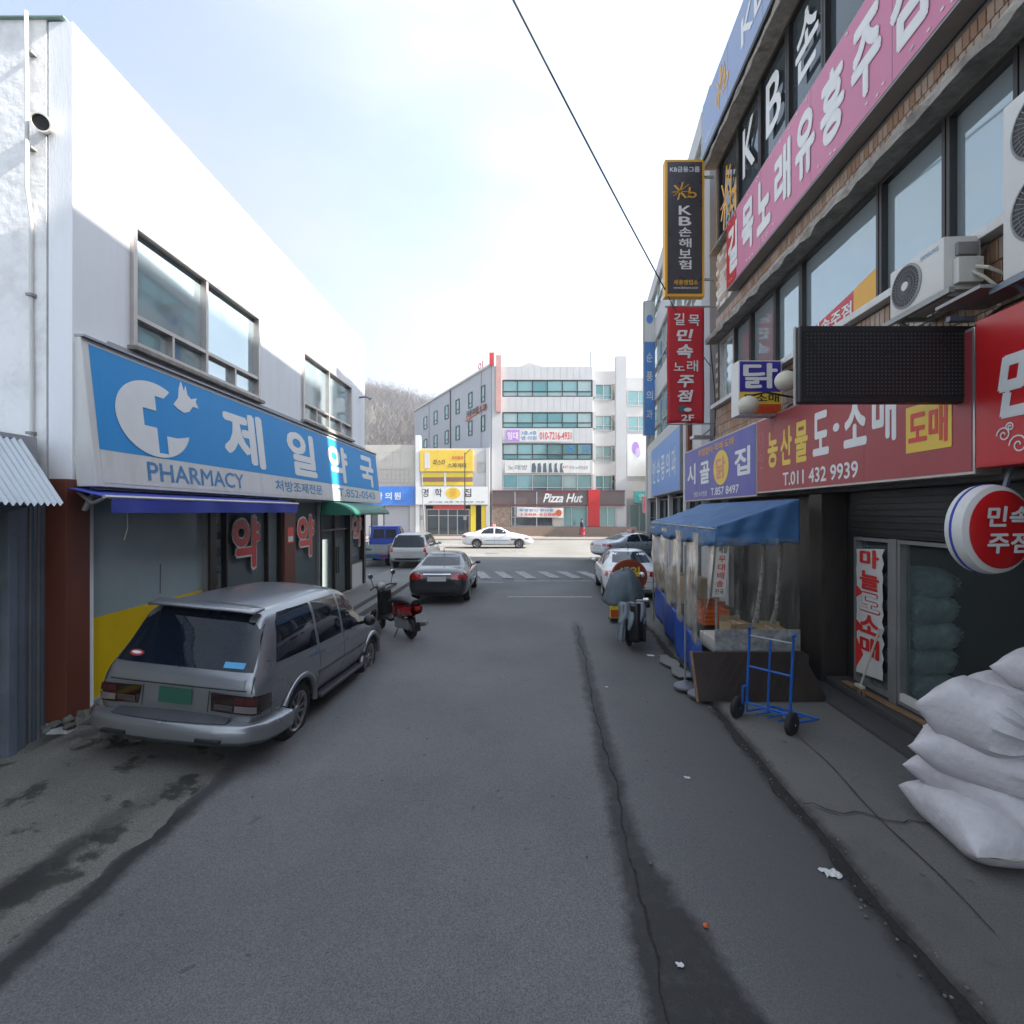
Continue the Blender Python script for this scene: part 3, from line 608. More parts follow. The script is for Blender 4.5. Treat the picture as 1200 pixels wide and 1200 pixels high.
# pipe and duct on the end wall
pp = thing('downpipe', 'thin white pipe running up the flaking end wall', 'pipe', (-5.58, 5.93, 3))
B().tube([(-5.575+.006*math.sin(z*2), 5.94-.06*(z > 6.2), z) for z in fr(3.1, 8.45, 16)], .02, 8).make('pipe', sign_white, pp, smooth=True)
for z in (3.6, 5.2, 6.9, 8.0): B().box(-5.61, -5.54, 5.9, 5.975, z, z+.03).make('bracket', alu_dull, pp)
du = thing('vent_duct', 'short white exhaust duct with dark mouth on the upper wall corner', 'vent', (-5.35, 5.9, 7.15))
dm = B(); dm.lathe([(.082, .10), (.082, .0), (.098, .0), (.098, .13)], (0, 0, 0), 'y', 20, cap=False)
dob = dm.make('duct', sign_white, None, smooth=True)
dob.parent = du; dob.location = (-.03, -.06, 0); dob.rotation_euler = (R(22), 0, R(26))
dk = B().lathe([(.081, .03), (.081, .04)], (0, 0, 0), 'y', 20).make('duct_mouth', black, None); dk.parent = du; dk.location = (-.03+.0, -.06+.0, 0); dk.rotation_euler = (R(22), 0, R(26))
# wall lamp at far window
B(LF).tube([(16.75, 0, 6.45), (16.75, .25, 6.47), (16.75, .38, 6.40)], [.03, .035, .05], 8).make('security_camera', grey_steel, ph, label='small dark fitting on the far end of the wall')

# neighbour: low shop with corrugated canopy
nb = thing('corner_store', 'low grey shop with galvanised canopy at the left edge', 'building', (-6, 3.8, 0))
B().box(-9, -5.42, -3, 5.84, .0, 3.55).make('wall', wall_grey, nb)
B().box(-5.42, -5.30, 5.46, 5.58, .0, 2.95).make('metal_post', grey_steel, nb, bevel=.01)
B().box(-5.42, -5.34, 5.58, 5.86, .0, 2.95).make('metal_panel', steel_dark if False else grey_steel, nb)
for q in range(5): B().box(-5.338, -5.325, 5.60+q*.052, 5.615+q*.052, .0, 2.9).make('panel_rib', alu_dull if q % 2 else grey_steel, nb)
B().box(-5.36, -5.27, 5.36, 5.46, .0, 2.95).make('metal_post', grey_steel, nb, bevel=.01)
for k in range(30):
    z = .12+k*.088; mm = yellow if k in (12, 21, 3) else brown_paint if k in (11, 20, 2) else ivory if k % 7 < 4 else alu_dull
    B().box(-5.415, -5.395, 1.6, 5.36, z, z+.08).make('shutter_slat', mm, nb)
cn_ = thing('corrugated_canopy', 'corrugated galvanised sheet canopy over the low shop at far left', 'canopy', (-5.2, 4, 3))
def corr(i, j):
    y = 1.0+i*4.6; x = -5.35+j*.47; return (x, y, 3.5-.72*j+.018*math.sin(y*2*math.pi/.075)+.004*math.sin(y*31))
B().grid(corr, 480, 3).make('metal_sheet', galv, cn_, smooth=True)
B().box(-5.42, -5.34, 1.0, 5.62, 3.49, 3.54).make('ridge_flashing', wall_grey, cn_)
for y in (1.2, 3.2, 5.3): B().bar((-5.4, y, 2.7), (-4.95, y, 2.78), .03).make('support', grey_steel, cn_)

# ---------------------------------------------------------------- right: brick building
br = thing('tiled_building', 'brown tiled three-storey building covered in shop signs on the right', 'building', (4.2, 8, 0))
UR = 12.92; ZR = 12.75
b = B(RF)
def wr(u0, u1, z0, z1, o=0): b.box(u0, u1, -.35, o, z0, z1)
Z2a, Z2b, Z3a, Z3b = 5.38, 6.92, 9.25, 11.35
wr(-9, UR, 3.0, Z2a); wr(-9, UR, Z2b, Z3a); wr(-9, UR, Z3b, ZR)
wr(12.74, UR, Z2a, Z2b); wr(UR-.12, UR, Z3a, Z3b); wr(10.86, 11.7, Z2a, Z2b) if False else None
b.make('street_wall', mortar, br)
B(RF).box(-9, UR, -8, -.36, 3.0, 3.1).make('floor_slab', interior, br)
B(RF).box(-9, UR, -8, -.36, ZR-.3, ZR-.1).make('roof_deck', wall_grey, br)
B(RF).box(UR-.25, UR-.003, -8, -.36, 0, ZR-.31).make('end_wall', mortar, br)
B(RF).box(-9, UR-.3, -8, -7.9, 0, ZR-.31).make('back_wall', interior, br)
B(RF).box(-9, 3.2, -7, -.4, ZR-.09, ZR+.85).make('roof_room', wall_grey, br)
# interior partitions seen through windows
B(RF).box(-9, UR-.3, -2.2, -2.1, 3.11, ZR-.32).make('inner_wall', interior, br)
# windows of the first floor
ms = [12.74, 11.75, 10.8, 9.64, 8.64, 6.58, 5.47, 4.62, 3.4, 2.0]
for i in range(len(ms)-1):
    window(br, RF, ms[i+1]+.01, ms[i]-.01, Z2a, Z2b, -.06, fm=alu if i == 0 else dark_frame, gm=glass_sky, fw=.045 if i else .06)
B(RF).box(2.0, 12.9, -.02, .14, Z2a-.10, Z2a-.003).make('window_sill', sign_white, br, bevel=.01)
# brow ledges: uneven, peeling
def ledge(z0, z1, o1, u0, u1, name, m, amp=.02):
    bb = B(RF); n = int((u1-u0)*8)
    prof = [(0, z0), (o1, z0), (o1+.01, z0+(z1-z0)*.5), (o1-.03, z1), (0, z1)]
    prev = None
    for i in range(n+1):
        u = u0+(u1-u0)*i/n; ring = []
        for j, (o, z) in enumerate(prof):
            dz = amp*NZ.noise(V((u*3, j*3.1, z0))) if 0 < j < 4 else 0
            ring.append(bb.p(u, o+dz, z+dz*.7))
        if prev:
            for j in range(5): bb.bm.faces.new((prev[j], prev[(j+1) % 5], ring[(j+1) % 5], ring[j]))
        prev = ring
    return bb.make(name, m, br)
ledge(6.94, 7.10, .24, -9, UR+.05, 'window_brow', ledge_paint, .05)
ledge(9.16, 9.24, .16, -9, UR+.03, 'window_ledge', ledge_paint, .015)
ledge(11.36, 11.52, .30, -9, UR+.05, 'eave_ledge', ledge_paint, .03)
B(RF).box(-9, UR, .02, .34, 11.53, 11.62).make('eave_soffit', black, br)
# third storey windows
m3 = [12.80, 11.5, 10.3, 9.1, 7.9, 6.7, 5.5, 4.0, 2.5]
for i in range(len(m3)-1): window(br, RF, m3[i+1]+.01, m3[i]-.01, Z3a, Z3b, -.05, fm=dark_frame, gm=glass_dark, fw=.055)
lettering(br, RF, [('✳', 12.9, 12.1, 9.9, 10.9, .01)], gold, -.02, 'window_mark') if False else None
def kb_mark(par, F, u0, u1, z0, z1, o, m):     # asterisk-like star with a small b
    bb = B(F); f = lambda a, c: (u0+(u1-u0)*a, z0+(z1-z0)*c); t = abs(u1-u0)*.075; sg_ = 1 if u1 > u0 else -1
    for (a, c, d, e) in ((.0, .42, .62, .50), (.42, 1.0, .22, .0), (.08, .82, .55, .12), (.05, .2, .66, .92)):
        p, q = f(a, c), f(d, e); bb.bar((p[0], o, p[1]), (q[0], o, q[1]), t, .006) if False else bb.slab([(p[0]-t/2, p[1]), (p[0]+t/2, p[1]+t*.4), (q[0]+t/2, q[1]), (q[0]-t/2, q[1]-t*.4)], o, o+.004)
    p = f(.70, .72); q = f(.64, .12); bb.slab([(p[0]-t/2, p[1]), (p[0]+t/2, p[1]), (q[0]+t/2, q[1]), (q[0]-t/2, q[1])], o, o+.004)
    c = f(.80, .28); rr = abs(u1-u0)*.17; rz_ = (z1-z0)*.17
    n = 18; ou = disc(c[0], c[1], rr, rz_, n); inn = disc(c[0], c[1], rr*.6, rz_*.6, n)
    for i in range(n):
        k = (i+1) % n; bb.slab([ou[i], ou[k], inn[k], inn[i]], o, o+.004)
    return bb.make('star_emblem', m, par)
kb_mark(br, RF, 12.65, 11.6, 9.55, 10.95, -.03, gold)
lettering(br, RF, [('K', 11.2, 10.55, 9.95, 11.0, .02), ('B', 10.0, 9.35, 9.95, 11.0, .02), ('손', 8.8, 8.05, 9.95, 11.0, .03), ('해', 7.6, 6.85, 9.95, 11.0, .03), ('보', 6.4, 5.65, 9.95, 11.0, .03)], letter_white, -.03, 'window_lettering')
# wall tiles: upright tiles in courses, with recessed joints
tile_me = {}
def tile_mesh(du, dz, m):
    k = (du, dz, m.name)
    if k in tile_me: return tile_me[k]
    bb = bmesh.new(); v = []
    c = .006
    for (o, i_) in ((0, 0), (.014, 0), (.018, c)):
        v.append([bb.verts.new((x, o, z)) for x, z in ((-du/2+i_, i_), (du/2-i_, i_), (du/2-i_, dz-i_), (-du/2+i_, dz-i_))])
    for a, b_ in zip(v, v[1:]):
        for k2 in range(4): bb.faces.new((a[k2], a[(k2+1) % 4], b_[(k2+1) % 4], b_[k2]))
    bb.faces.new(v[-1]); bmesh.ops.recalc_face_normals(bb, faces=bb.faces)
    me = bpy.data.meshes.new('wall_tile'); bb.to_mesh(me); bb.free(); me.materials.append(m); tile_me[k] = me; return me
tiles = []
def tiles_band(F, u0, u1, z0, z1, du, dz, mats, stagger=True):
    r = 0; z = z0
    while z+dz <= z1+.01:
        u = u0+(du/2 if (r % 2 and stagger) else 0)
        while u+du <= u1: tiles.append((F, u+du/2, z, du-.012, dz-.012, random.choice(mats))); u += du
        z += dz; r += 1
tiles_band(RF, 3.3, 12.9, 4.42, 5.26, .095, .21, [brown_tile, brown_tile, tan_tile])
tiles_band(RF, 4.0, 12.90, 7.2, 7.55, .095, .17, [brown_tile, tan_tile])
tiles_band(RF, 11.62, 12.90, 7.72, 9.1, .19, .125, [tan_tile, ivory])
tiles_band(RF, 12.72, 12.92, 5.3, 6.9, .17, .125, [tan_tile])
camp = V((0, 0, 2.7)); tiles.sort(key=lambda t: ((t[0] @ V((t[1], 0, t[2]))) - camp).length)
inv = ROOT[br].inverted()
stuffb = {}
for i, (F, u, z, du, dz, m) in enumerate(tiles):
    mw = F @ M.Translation((u, 0, z))
    if i < 280:
        o = mesh_obj('wall_tile', tile_mesh(round(du, 3), round(dz, 3), m), br)
        jl = M.Translation((0, random.uniform(0, .004), 0)) @ M.Rotation(R(random.uniform(-.6, .6)), 4, 'Y')
        o.matrix_local = inv @ mw @ jl
    else:
        bb = stuffb.setdefault(m.name, (m, B(F)))[1]; bb.F = F; bb.box(u-du/2, u+du/2, 0, .016, z, z+dz)
for m, bb in stuffb.values(): bb.make('wall_tiles', m, br, kind='stuff')
# ground floor: piers, shutter, shop glazing
B(RF).box(7.86, 8.25, -.36, .02, .06, 2.98).make('steel_pier', steel_dark, br, bevel=.01)
B(RF).box(7.62, 8.5, -.42, -.365, .06, 2.98).make('steel_panel', steel_dark, br)
B(RF).box(-9, 7.62, -.50, -.27, 2.36, 2.99).make('shutter_housing', shutter_m, br)
for k in range(7): B(RF).box(-9, 7.60, -.265, -.25, 2.40+k*.083, 2.40+k*.083+.07).make('shutter_slat', shutter_m, br)
B(RF).box(8.5, UR, -.64, -.58, .06, 2.98).make('dark_shop_wall', steel_dark, br)
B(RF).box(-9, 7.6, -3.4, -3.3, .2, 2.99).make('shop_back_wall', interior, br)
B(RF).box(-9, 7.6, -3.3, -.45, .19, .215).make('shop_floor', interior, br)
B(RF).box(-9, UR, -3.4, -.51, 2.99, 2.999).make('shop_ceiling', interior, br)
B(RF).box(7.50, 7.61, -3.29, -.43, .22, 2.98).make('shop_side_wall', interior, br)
SO = -.34
window(br, RF, 6.80, 7.61, .22, 2.34, SO, fm=alu_dull, gm=glass_clear, fw=.05)
B(RF).box(6.66, 6.80, SO-.1, SO+.05, .2, 2.35).make('door_jamb', alu_dull, br)
gw = window(br, RF, 4.2, 6.66, .22, 2.34, SO, fm=alu_dull, gm=glass_clear, fw=.05)
window(br, RF, 1.5, 4.2, .22, 2.34, SO, fm=alu_dull, gm=glass_clear, fw=.05)
B(RF).box(4.25, 6.61, SO-.02, SO+.035, .27, .37).make('white_kick_rail', sign_white, gw)
# garlic shop poster in the narrow window
po = thing('torn_poster', 'torn white poster with red Korean lettering taped in the narrow shop window', 'poster', RF @ V((7.2, SO, .4)))
pts = [(7.54, .36)]
for k in range(19): pts.append((7.54-.02*abs(math.sin(k*2.3)), .36+k*.10))
pts2 = [(6.90+.06*abs(math.sin(k*1.7)), 2.2-k*.099) for k in range(19)]
flat(RF, pts+pts2, SO+.035, 'paper', sign_white, po)
for z, s_ in ((1.45, .12), (.42, .3), (.95, .12)): flat(RF, [(7.54, z), (7.54, z+s_*1.6), (7.36, z+s_*.8)], SO+.042, 'red_scrap', letter_red, po)
for c, za, zb, m_ in (('마', 1.91, 2.17, letter_red), ('늘', 1.60, 1.87, letter_red), ('도', 1.30, 1.55, sign_white), ('소', .98, 1.25, letter_red), ('매', .66, .94, letter_red)):
    if c == '도': lettering(po, RF, [(c, 7.46, 6.98, za-.02, zb+.02, .11)], letter_red, SO+.040, 'letter_outline')
    lettering(po, RF, [(c, 7.44, 7.0, za, zb, .06)], m_, SO+.046)

# ---- signs on the right
def pink():
    t = box_sign('long pink karaoke pub sign with big white lettering above the first-floor windows', RF, 4.0, 11.36, 7.6, 9.10, .02, .26, pink_sign, alu_dull, .03)
    flat(RF, rect(10.75, 11.33, 7.64, 9.06), .268, 'red_end_panel', bright_red, t)
    lettering(t, RF, spread('길', 11.28, 10.6, 7.86, 8.86, .07, .82)+spread('목노래유흥주점', 10.5, 5.2, 7.86, 8.86, .075, .80), letter_white, .275)
    bb = B(RF)
    for k in range(46):
        u = random.uniform(4.1, 11.2); z = random.choice((7.7, 7.74, 8.98, 9.0))+random.uniform(-.02, .02); bb.slab(disc(u, z, .03, .014, 6), .272, .275)
    bb.make('petal_pattern', letter_white, t, kind='stuff')
    flat(RF, rect(4.05, 4.75, 7.7, 9.0), .27, 'gold_panel', gold, t)
pink()
t = box_sign('blue-grey insurance sign along the roof edge with orange star emblem', RF, 2.0, 12.94, 11.64, 12.95, .05, .32, kb_sign, kb_sign, .02)
kb_mark(t, RF, 11.9, 11.0, 11.95, 12.75, .33, gold)
lettering(t, RF, [('KB손해보험', 10.3, 5.6, 11.95, 12.7, .03)], letter_white, .332)
lettering(t, RF, [('www.kbinsure.co.kr', 12.7, 12.0, 11.85, 11.95, 0)], letter_white, .332)
t = box_sign('tall charcoal vertical insurance sign with orange rim and star emblem', facing(12.9), 3.85, 4.84, 8.12, 11.56, -.18, .02, gold, gold, .0, name='projecting_sign')
G = facing(12.9)
flat(G, rect(3.91, 4.78, 8.19, 11.50), .027, 'dark_face', charcoal_sign, t)
lettering(t, G, [('KB금융그룹', 3.97, 4.72, 11.24, 11.38, .03)], letter_white, .033)
kb_mark(t, G, 4.03, 4.66, 10.55, 10.98, .033, gold)
lettering(t, G, column('KB손해보험', 4.19, 4.51, 8.78, 10.42, .03, .84), letter_white, .033)
lettering(t, G, [('세종영업소', 4.06, 4.68, 8.41, 8.54, .04)], gold, .033)
lettering(t, G, [('www.kbinsure.co.kr', 4.06, 4.68, 8.31, 8.37, .01)], letter_white, .033)
B(G).bar((4.84, -.1, 8.6), (5.12, -.1, 8.6), .05).bar((4.84, -.1, 11.2), (5.12, -.1, 11.2), .05).make('wall_bracket', grey_steel, t)
t = thing('hanging_banner', 'red cloth banner with white brush lettering hanging under the charcoal sign', 'banner', (4.35, 12.85, 4.9))
G = facing(12.85)
B(G).grid(lambda i, j: (3.89+i*.93+.006*math.sin(j*9), .012*math.sin(i*5+j*7), 4.92+j*2.92+.015*math.sin(i*3)), 12, 30).make('banner_cloth', banner_red, t, smooth=True, thick=.004)
lettering(t, G, [('길', 4.06, 4.32, 7.38, 7.68, .02), ('목', 4.42, 4.70, 7.36, 7.64, .02), ('민', 4.12, 4.54, 6.98, 7.28, .055, .15), ('속', 4.12, 4.54, 6.55, 6.9, .055, .15), ('노', 4.05, 4.32, 6.24, 6.44, .02), ('래', 4.38, 4.66, 6.22, 6.5, .02), ('주', 4.14, 4.56, 5.82, 6.13, .055, .15), ('점', 4.14, 4.54, 5.46, 5.76, .055, .15), ('2F', 4.24, 4.56, 4.98, 5.14, .04)], letter_white, .03)
flat(G, disc(4.28, 5.28, .12, .10, 12), .03, 'drink_picture', cloth_grey, t); flat(G, disc(4.40, 5.26, .10, .05, 12), .036, 'drink_picture', letter_white, t)
B(G).bar((3.85, -.02, 7.86), (5.1, -.02, 7.86), .035).bar((3.88, -.02, 4.9), (5.1, -.02, 4.92), .03).make('banner_rod', alu_dull, t)
# chicken box sign
t = box_sign('small blue and yellow light box with a white chicken-shop word', facing(8.9), 3.93, 4.68, 4.38, 5.33, -.28, .02, navy, sign_white, .02, name='light_box_sign')
G = facing(8.9)
flat(G, rect(3.95, 4.66, 4.40, 4.78), .028, 'yellow_face', letter_yellow, t); flat(G, rect(3.95, 4.66, 4.40, 4.57), .034, 'orange_face', orange, t)
lettering(t, G, [('닭', 4.00, 4.60, 4.84, 5.28, .045)], letter_white, .036)
lettering(t, G, [('도소매', 4.0, 4.62, 4.60, 4.75, .03)], letter_black, .04); lettering(t, G, [('857 8497', 4.0, 4.62, 4.43, 4.54, .02)], letter_red, .04)
B(G).bar((4.68, -.1, 5.0), (4.9, -.1, 5.0), .05).make('wall_bracket', grey_steel, t)
for k, (x, y, z, g) in enumerate(((3.90, 8.45, 4.46, 'cream globe lamp hanging in front of the blue and yellow light box'), (4.28, 8.0, 4.75, 'cream globe lamp half hidden behind the black LED board'))):
    t = thing('globe_lamp', g, 'lamp', (x, y, z)); B().ball((x, y, z), .165, 12, .95).make('globe', cream, t, smooth=True)
    B().tube([(x, y, z+.15), (x+.3, y+.02, z+.22), (4.2+.073*y, y, z+.1)], .018, 6).make('lamp_arm', black, t)
# LED board
t = thing('led_board', 'black rectangular LED dot board projecting from the wall over the pavement', 'sign', (3.6, 4.86, 3.75))
F2 = frame((2.73, 4.86, 0), (1, 0), (0, -1))
B(F2).box(0, 1.72, -.11, 0, 3.74, 4.47).make('casing', black, t, bevel=.012)
B(F2).box(.03, 1.69, .001, .008, 3.79, 4.42).make('screen_face', mat('matt_black_screen', (.006, .006, .007), .6), t)
bb = B(F2)
for i in range(46):
    for j in range(17): bb.slab(disc(.07+i*.0352, 3.825+j*.0352, .0075, .0075, 6), .009, .013)
bb.make('led_dots', mat('unlit_led', (.07, .075, .075), .3), t, kind='stuff')
B(F2).box(-.012, -.003, -.09, -.05, 3.72, 4.48).make('end_plate', alu_dull, t)
B().bar((4.3, 5.05, 4.6), (4.6, 5.05, 4.6), .05).bar((4.4, 4.98, 4.1), (4.62, 4.98, 4.1), .05).make('wall_bracket', grey_steel, t)
# violet sign, red sign, bright red sign
t = box_sign('violet-blue chicken shop sign with yellow disc over the blue stall awning', RF, 9.72, 14.85, 3.0, 4.42, .02, .26, purple_sign, alu, .03)
O = .268
lettering(t, RF, [('시', 14.55, 13.75, 3.45, 4.02, .05), ('골', 13.35, 12.55, 3.42, 3.98, .05), ('집', 10.85, 10.0, 3.45, 4.02, .05)], letter_white, O)
flat(RF, disc(11.72, 3.72, .52, .40), O, 'yellow_disc', letter_yellow, t); lettering(t, RF, [('닭', 12.05, 11.4, 3.46, 3.96, .05)], mat('faded_pink_lettering', (.62, .25, .16), .5), O+.006)
lettering(t, RF, [('직접잡아·직매·도매', 13.5, 10.9, 4.14, 4.32, .03)], gold, O)
lettering(t, RF, [('생닭·오리전문', 13.9, 12.75, 3.1, 3.24, .01), ('T.857 8497', 12.45, 10.6, 3.1, 3.28, .03)], letter_white, O)
t = box_sign('faded red produce wholesale sign with yellow and white lettering', RF, 4.72, 9.68, 3.05, 4.42, .02, .26, red_sign, alu, .03)
lettering(t, RF, spread('농산물', 9.25, 7.72, 3.48, 4.12, .05, .8), letter_yellow, O)
lettering(t, RF, [('도', 7.62, 7.18, 3.52, 4.16, .055), ('·', 7.08, 6.92, 3.8, 3.92, .02), ('소', 6.82, 6.32, 3.54, 4.2, .055), ('매', 6.22, 5.78, 3.52, 4.25, .055)], letter_white, O)
flat(RF, rect(4.98, 5.62, 3.34, 3.84), O, 'yellow_panel', letter_yellow, t); flat(RF, rect(5.2, 5.66, 3.92, 4.26), O, 'yellow_panel', letter_yellow, t)
lettering(t, RF, [('도매', 5.58, 5.03, 3.40, 3.79, .05)], letter_red, O+.006); lettering(t, RF, [('소매', 5.62, 5.24, 3.96, 4.22, .04)], letter_red, O+.006)
lettering(t, RF, [('T.011 432 9939', 8.6, 6.5, 3.14, 3.36, .03)], letter_white, O)
lettering(t, RF, [('대', 9.58, 9.36, 3.9, 4.2, .0), ('인', 9.58, 9.36, 3.5, 3.8, .0)], mat('ghost_lettering', (.40, .12, .12), .5), O)
t = box_sign('bright red pub sign with white brush lettering at the right edge', RF, 1.2, 4.66, 3.1, 4.44, .02, .30, bright_red, bright_red, .02)
lettering(t, RF, [('민', 4.42, 3.98, 3.5, 4.08, .075, .2), ('속', 3.85, 3.35, 3.5, 4.08, .075, .2), ('주점', 3.2, 2.0, 3.5, 4.08, .07, .2)], letter_white, .31)
for (cu, cz, r0) in ((4.36, 3.36, .07), (4.22, 3.26, .09), (4.05, 3.33, .06), (4.3, 3.42, .04)):
    bb = B(RF); sp_ = [(cu+math.cos(k*.5)*r0*(1-k/22), cz+math.sin(k*.5)*r0*(1-k/22)) for k in range(20)]
    for a, c in zip(sp_, sp_[1:]):
        d = V((c[0]-a[0], c[1]-a[1])).normalized()*.006; bb.slab([(a[0]-d.y, a[1]+d.x), (a[0]+d.y, a[1]-d.x), (c[0]+d.y, c[1]-d.x), (c[0]-d.y, c[1]+d.x)], .31, .312)
    bb.make('scroll_ornament', letter_white, t)
# round pub sign
t = thing('round_sign', 'round red and white pub light sign hanging at the right edge', 'sign', (4.25, 4.4, 2.55))
F3 = frame((4.17, 4.45, 2.55), (.985, .17), (.17, -.985))
b = B(F3); b.lathe([(.01, -.17), (.2, -.165), (.33, -.13), (.385, -.09), (.39, 0), (.375, .05), (.30, .09), (.2, .108), (.01, .115)], (0, 0, 0), 'y', 40)
b.make('lamp_body', sign_white, t, smooth=True)
b = B(F3); b.lathe([(.388, -.05), (.394, -.045), (.394, -.03), (.388, -.025)], (0, 0, 0), 'y', 40, cap=False); b.make('blue_band', blue_cloth, t, smooth=True)
b = B(F3); b.lathe([(.335, .079), (.30, .097), (.2, .114), (.0001, .121)], (0, 0, 0), 'y', 40); b.make('red_face', bright_red, t, smooth=True)
lettering(t, F3, [('민속', -.22, .24, .02, .20, .05, .1), ('주점', -.22, .24, -.20, -.02, .05, .1)], letter_white, .13)
B(F3).bar((.2, -.05, .35), (.3, -.05, .6), .03).make('hanger', grey_steel, t)
# small red window banner
t = thing('window_banner', 'small slanting red and yellow banner inside the first-floor window', 'banner', RF @ V((7.6, -.1, 5.5)))
flat(RF, [(8.6, 5.42), (6.65, 5.42), (6.65, 5.86), (8.6, 5.62)], -.055, 'banner_sheet', bright_red, t)
flat(RF, [(7.15, 5.43), (6.64, 5.43), (6.64, 5.88), (7.15, 5.80)], -.050, 'yellow_end', gold, t)
lettering(t, RF, [('민속주점', 8.3, 7.2, 5.47, 5.68, .04)], letter_white, -.048)
# air conditioners
def fan_disc(F, cu, cz, r, o, par):
    f = B(F); f.lathe([(r, o-.02), (r+.012, o+.004), (r-.012, o+.012), (r-.012, o+.0)], (cu, 0, cz), 'y', 32, cap=False)
    for k in range(36):
        a = k*math.pi/18; f.slab([(cu+math.cos(a)*.06+math.sin(a)*.002, cz+math.sin(a)*.06), (cu+math.cos(a+.25)*r, cz+math.sin(a+.25)*r), (cu+math.cos(a+.27)*r, cz+math.sin(a+.27)*r), (cu+math.cos(a)*.06, cz+math.sin(a)*.06+.004)], o+.006, o+.010)
    for q in (.35, .55, .75): f.lathe([(r*q, o+.003), (r*q+.004, o+.006), (r*q, o+.009)], (cu, 0, cz), 'y', 32, cap=False)
    g = f.make('fan_grille', fan_grey, par)
    B(F).lathe([(r-.012, o-.004), (r-.012, o+.001)], (cu, 0, cz), 'y', 28).make('fan_recess', mat('dark_fan_well', (.07, .07, .07), .7), g)
    B(F).lathe([(.05, o+.008), (.045, o+.02), (.001, o+.022)], (cu, 0, cz), 'y', 18).make('fan_hub', ivory, g)
def ac(label, u0, u1, z0, z1, o0, o1, fans, brand=True):
    t = thing('air_conditioner', label, 'air conditioner', RF @ V(((u0+u1)/2, o0, z0)))
    B(RF).box(u0, u1, o0, o1, z0, z1).make('casing', ivory, t, bevel=.018, smooth=True)
    for (cu, cz, r) in fans: fan_disc(RF, cu, cz, r, o1+.003, t)
    B(RF).box(u0-.07, u0-.003, o0+.03, o1-.08, z0+.04, z0+(z1-z0)*.55).make('valve_cover', ivory, t, bevel=.01)
    B(RF).box(u0-.04, u0-.002, o0+.05, o1-.1, z0+(z1-z0)*.62, z0+(z1-z0)*.85).make('side_grip', alu_dull, t, bevel=.005)
    if brand: lettering(t, RF, [('SAMSUNG', u0+.30, u0+.06, z1-.10, z1-.055, .0)], letter_blue, o1+.004)
    b = B(RF); b.bar((u0+.06, .0, z0-.03), (u0+.06, o1+.02, z0-.03), .04); b.bar((u1-.06, .0, z0-.03), (u1-.06, o1+.02, z0-.03), .04)
    b.bar((u0+.06, .0, z0+.45), (u0+.06, o1-.05, z0-.03), .035) if brand else b.bar((u0+.06, .0, z0-.4), (u0+.06, o1-.05, z0-.03), .035)
    b.bar((u1-.06, .0, z0-.4), (u1-.06, o1-.05, z0-.03), .035)
    b.bar((u0-.1, o1, z0-.04), (u1+.1, o1, z0-.04), .05); b.bar((u0-.1, .1, z0-.04), (u1+.1, .1, z0-.04), .04)
    b.make('wall_bracket', alu_dull if brand else grey_steel, t)
    B(RF).tube([(u0-.04, o0+.1, z0+.2), (u0-.18, o0+.08, z0+.12), (u0-.22, .04, z0+.02), (u0-.1, .03, z0-.2)], .018, 7).tube([(u0-.04, o0+.14, z0+.16), (u0-.15, o0+.1, z0+.05), (u0-.2, .08, z0-.1)], .014, 7).make('pipework', cream, t, smooth=True)
ac('small white air conditioner unit with one round grey fan above the black LED board', 4.85, 5.62, 4.82, 5.33, .10, .44, [(5.36, 5.075, .215)])
ac('tall white air conditioner unit with two fans cut by the right edge', 3.1, 4.24, 4.62, 6.06, .06, .42, [(3.88, 5.72, .27), (3.88, 5.08, .27)], False)
B(RF).box(4.3, 4.8, .1, .55, 4.60, 4.63).make('unused_shelf', alu_dull, br)
# cables
def cable(pts, r, label, name='cable'):
    o = B().tube(pts, r, 6).make(name, wire_m, None, smooth=True); return props(o, label, 'cable')
def sag(a, b_, s, n=16): a = V(a); b_ = V(b_); return [tuple(a.lerp(b_, i/n)-V((0, 0, s*4*(i/n)*(1-i/n)))) for i in range(n+1)]
cable(sag((3.86, 12.9, 8.30), (-3.1, 3.9, 12.8), .15, 24), .017, 'single black cable crossing the sky down to the charcoal sign')
cable([tuple(RF @ V((u, .07+.02*math.sin(u*5), 4.55+.05*math.sin(u*3.3)+.02*math.sin(u*11)))) for u in fr(3.2, 9.5, 60)], .014, 'bundle cable drooping along the wall above the faded red sign')
cable([tuple(RF @ V((u, .09+.02*math.sin(u*4), 4.49+.04*math.sin(u*2.3+1)))) for u in fr(3.2, 9.5, 60)], .010, 'thin lower cable tacked above the faded red sign')
cable([tuple(RF @ V((13.0-.2*math.sin(z*1.5), .05, z))) for z in fr(4.6, 7.0, 12)], .015, 'black cable hanging down the corner of the tiled wall beside the red banner')
cable(sag(tuple(RF @ V((13.0, .1, 6.4))), (3.9, 12.8, 8.1), .1), .010, 'thin stay wire running across the red banner')

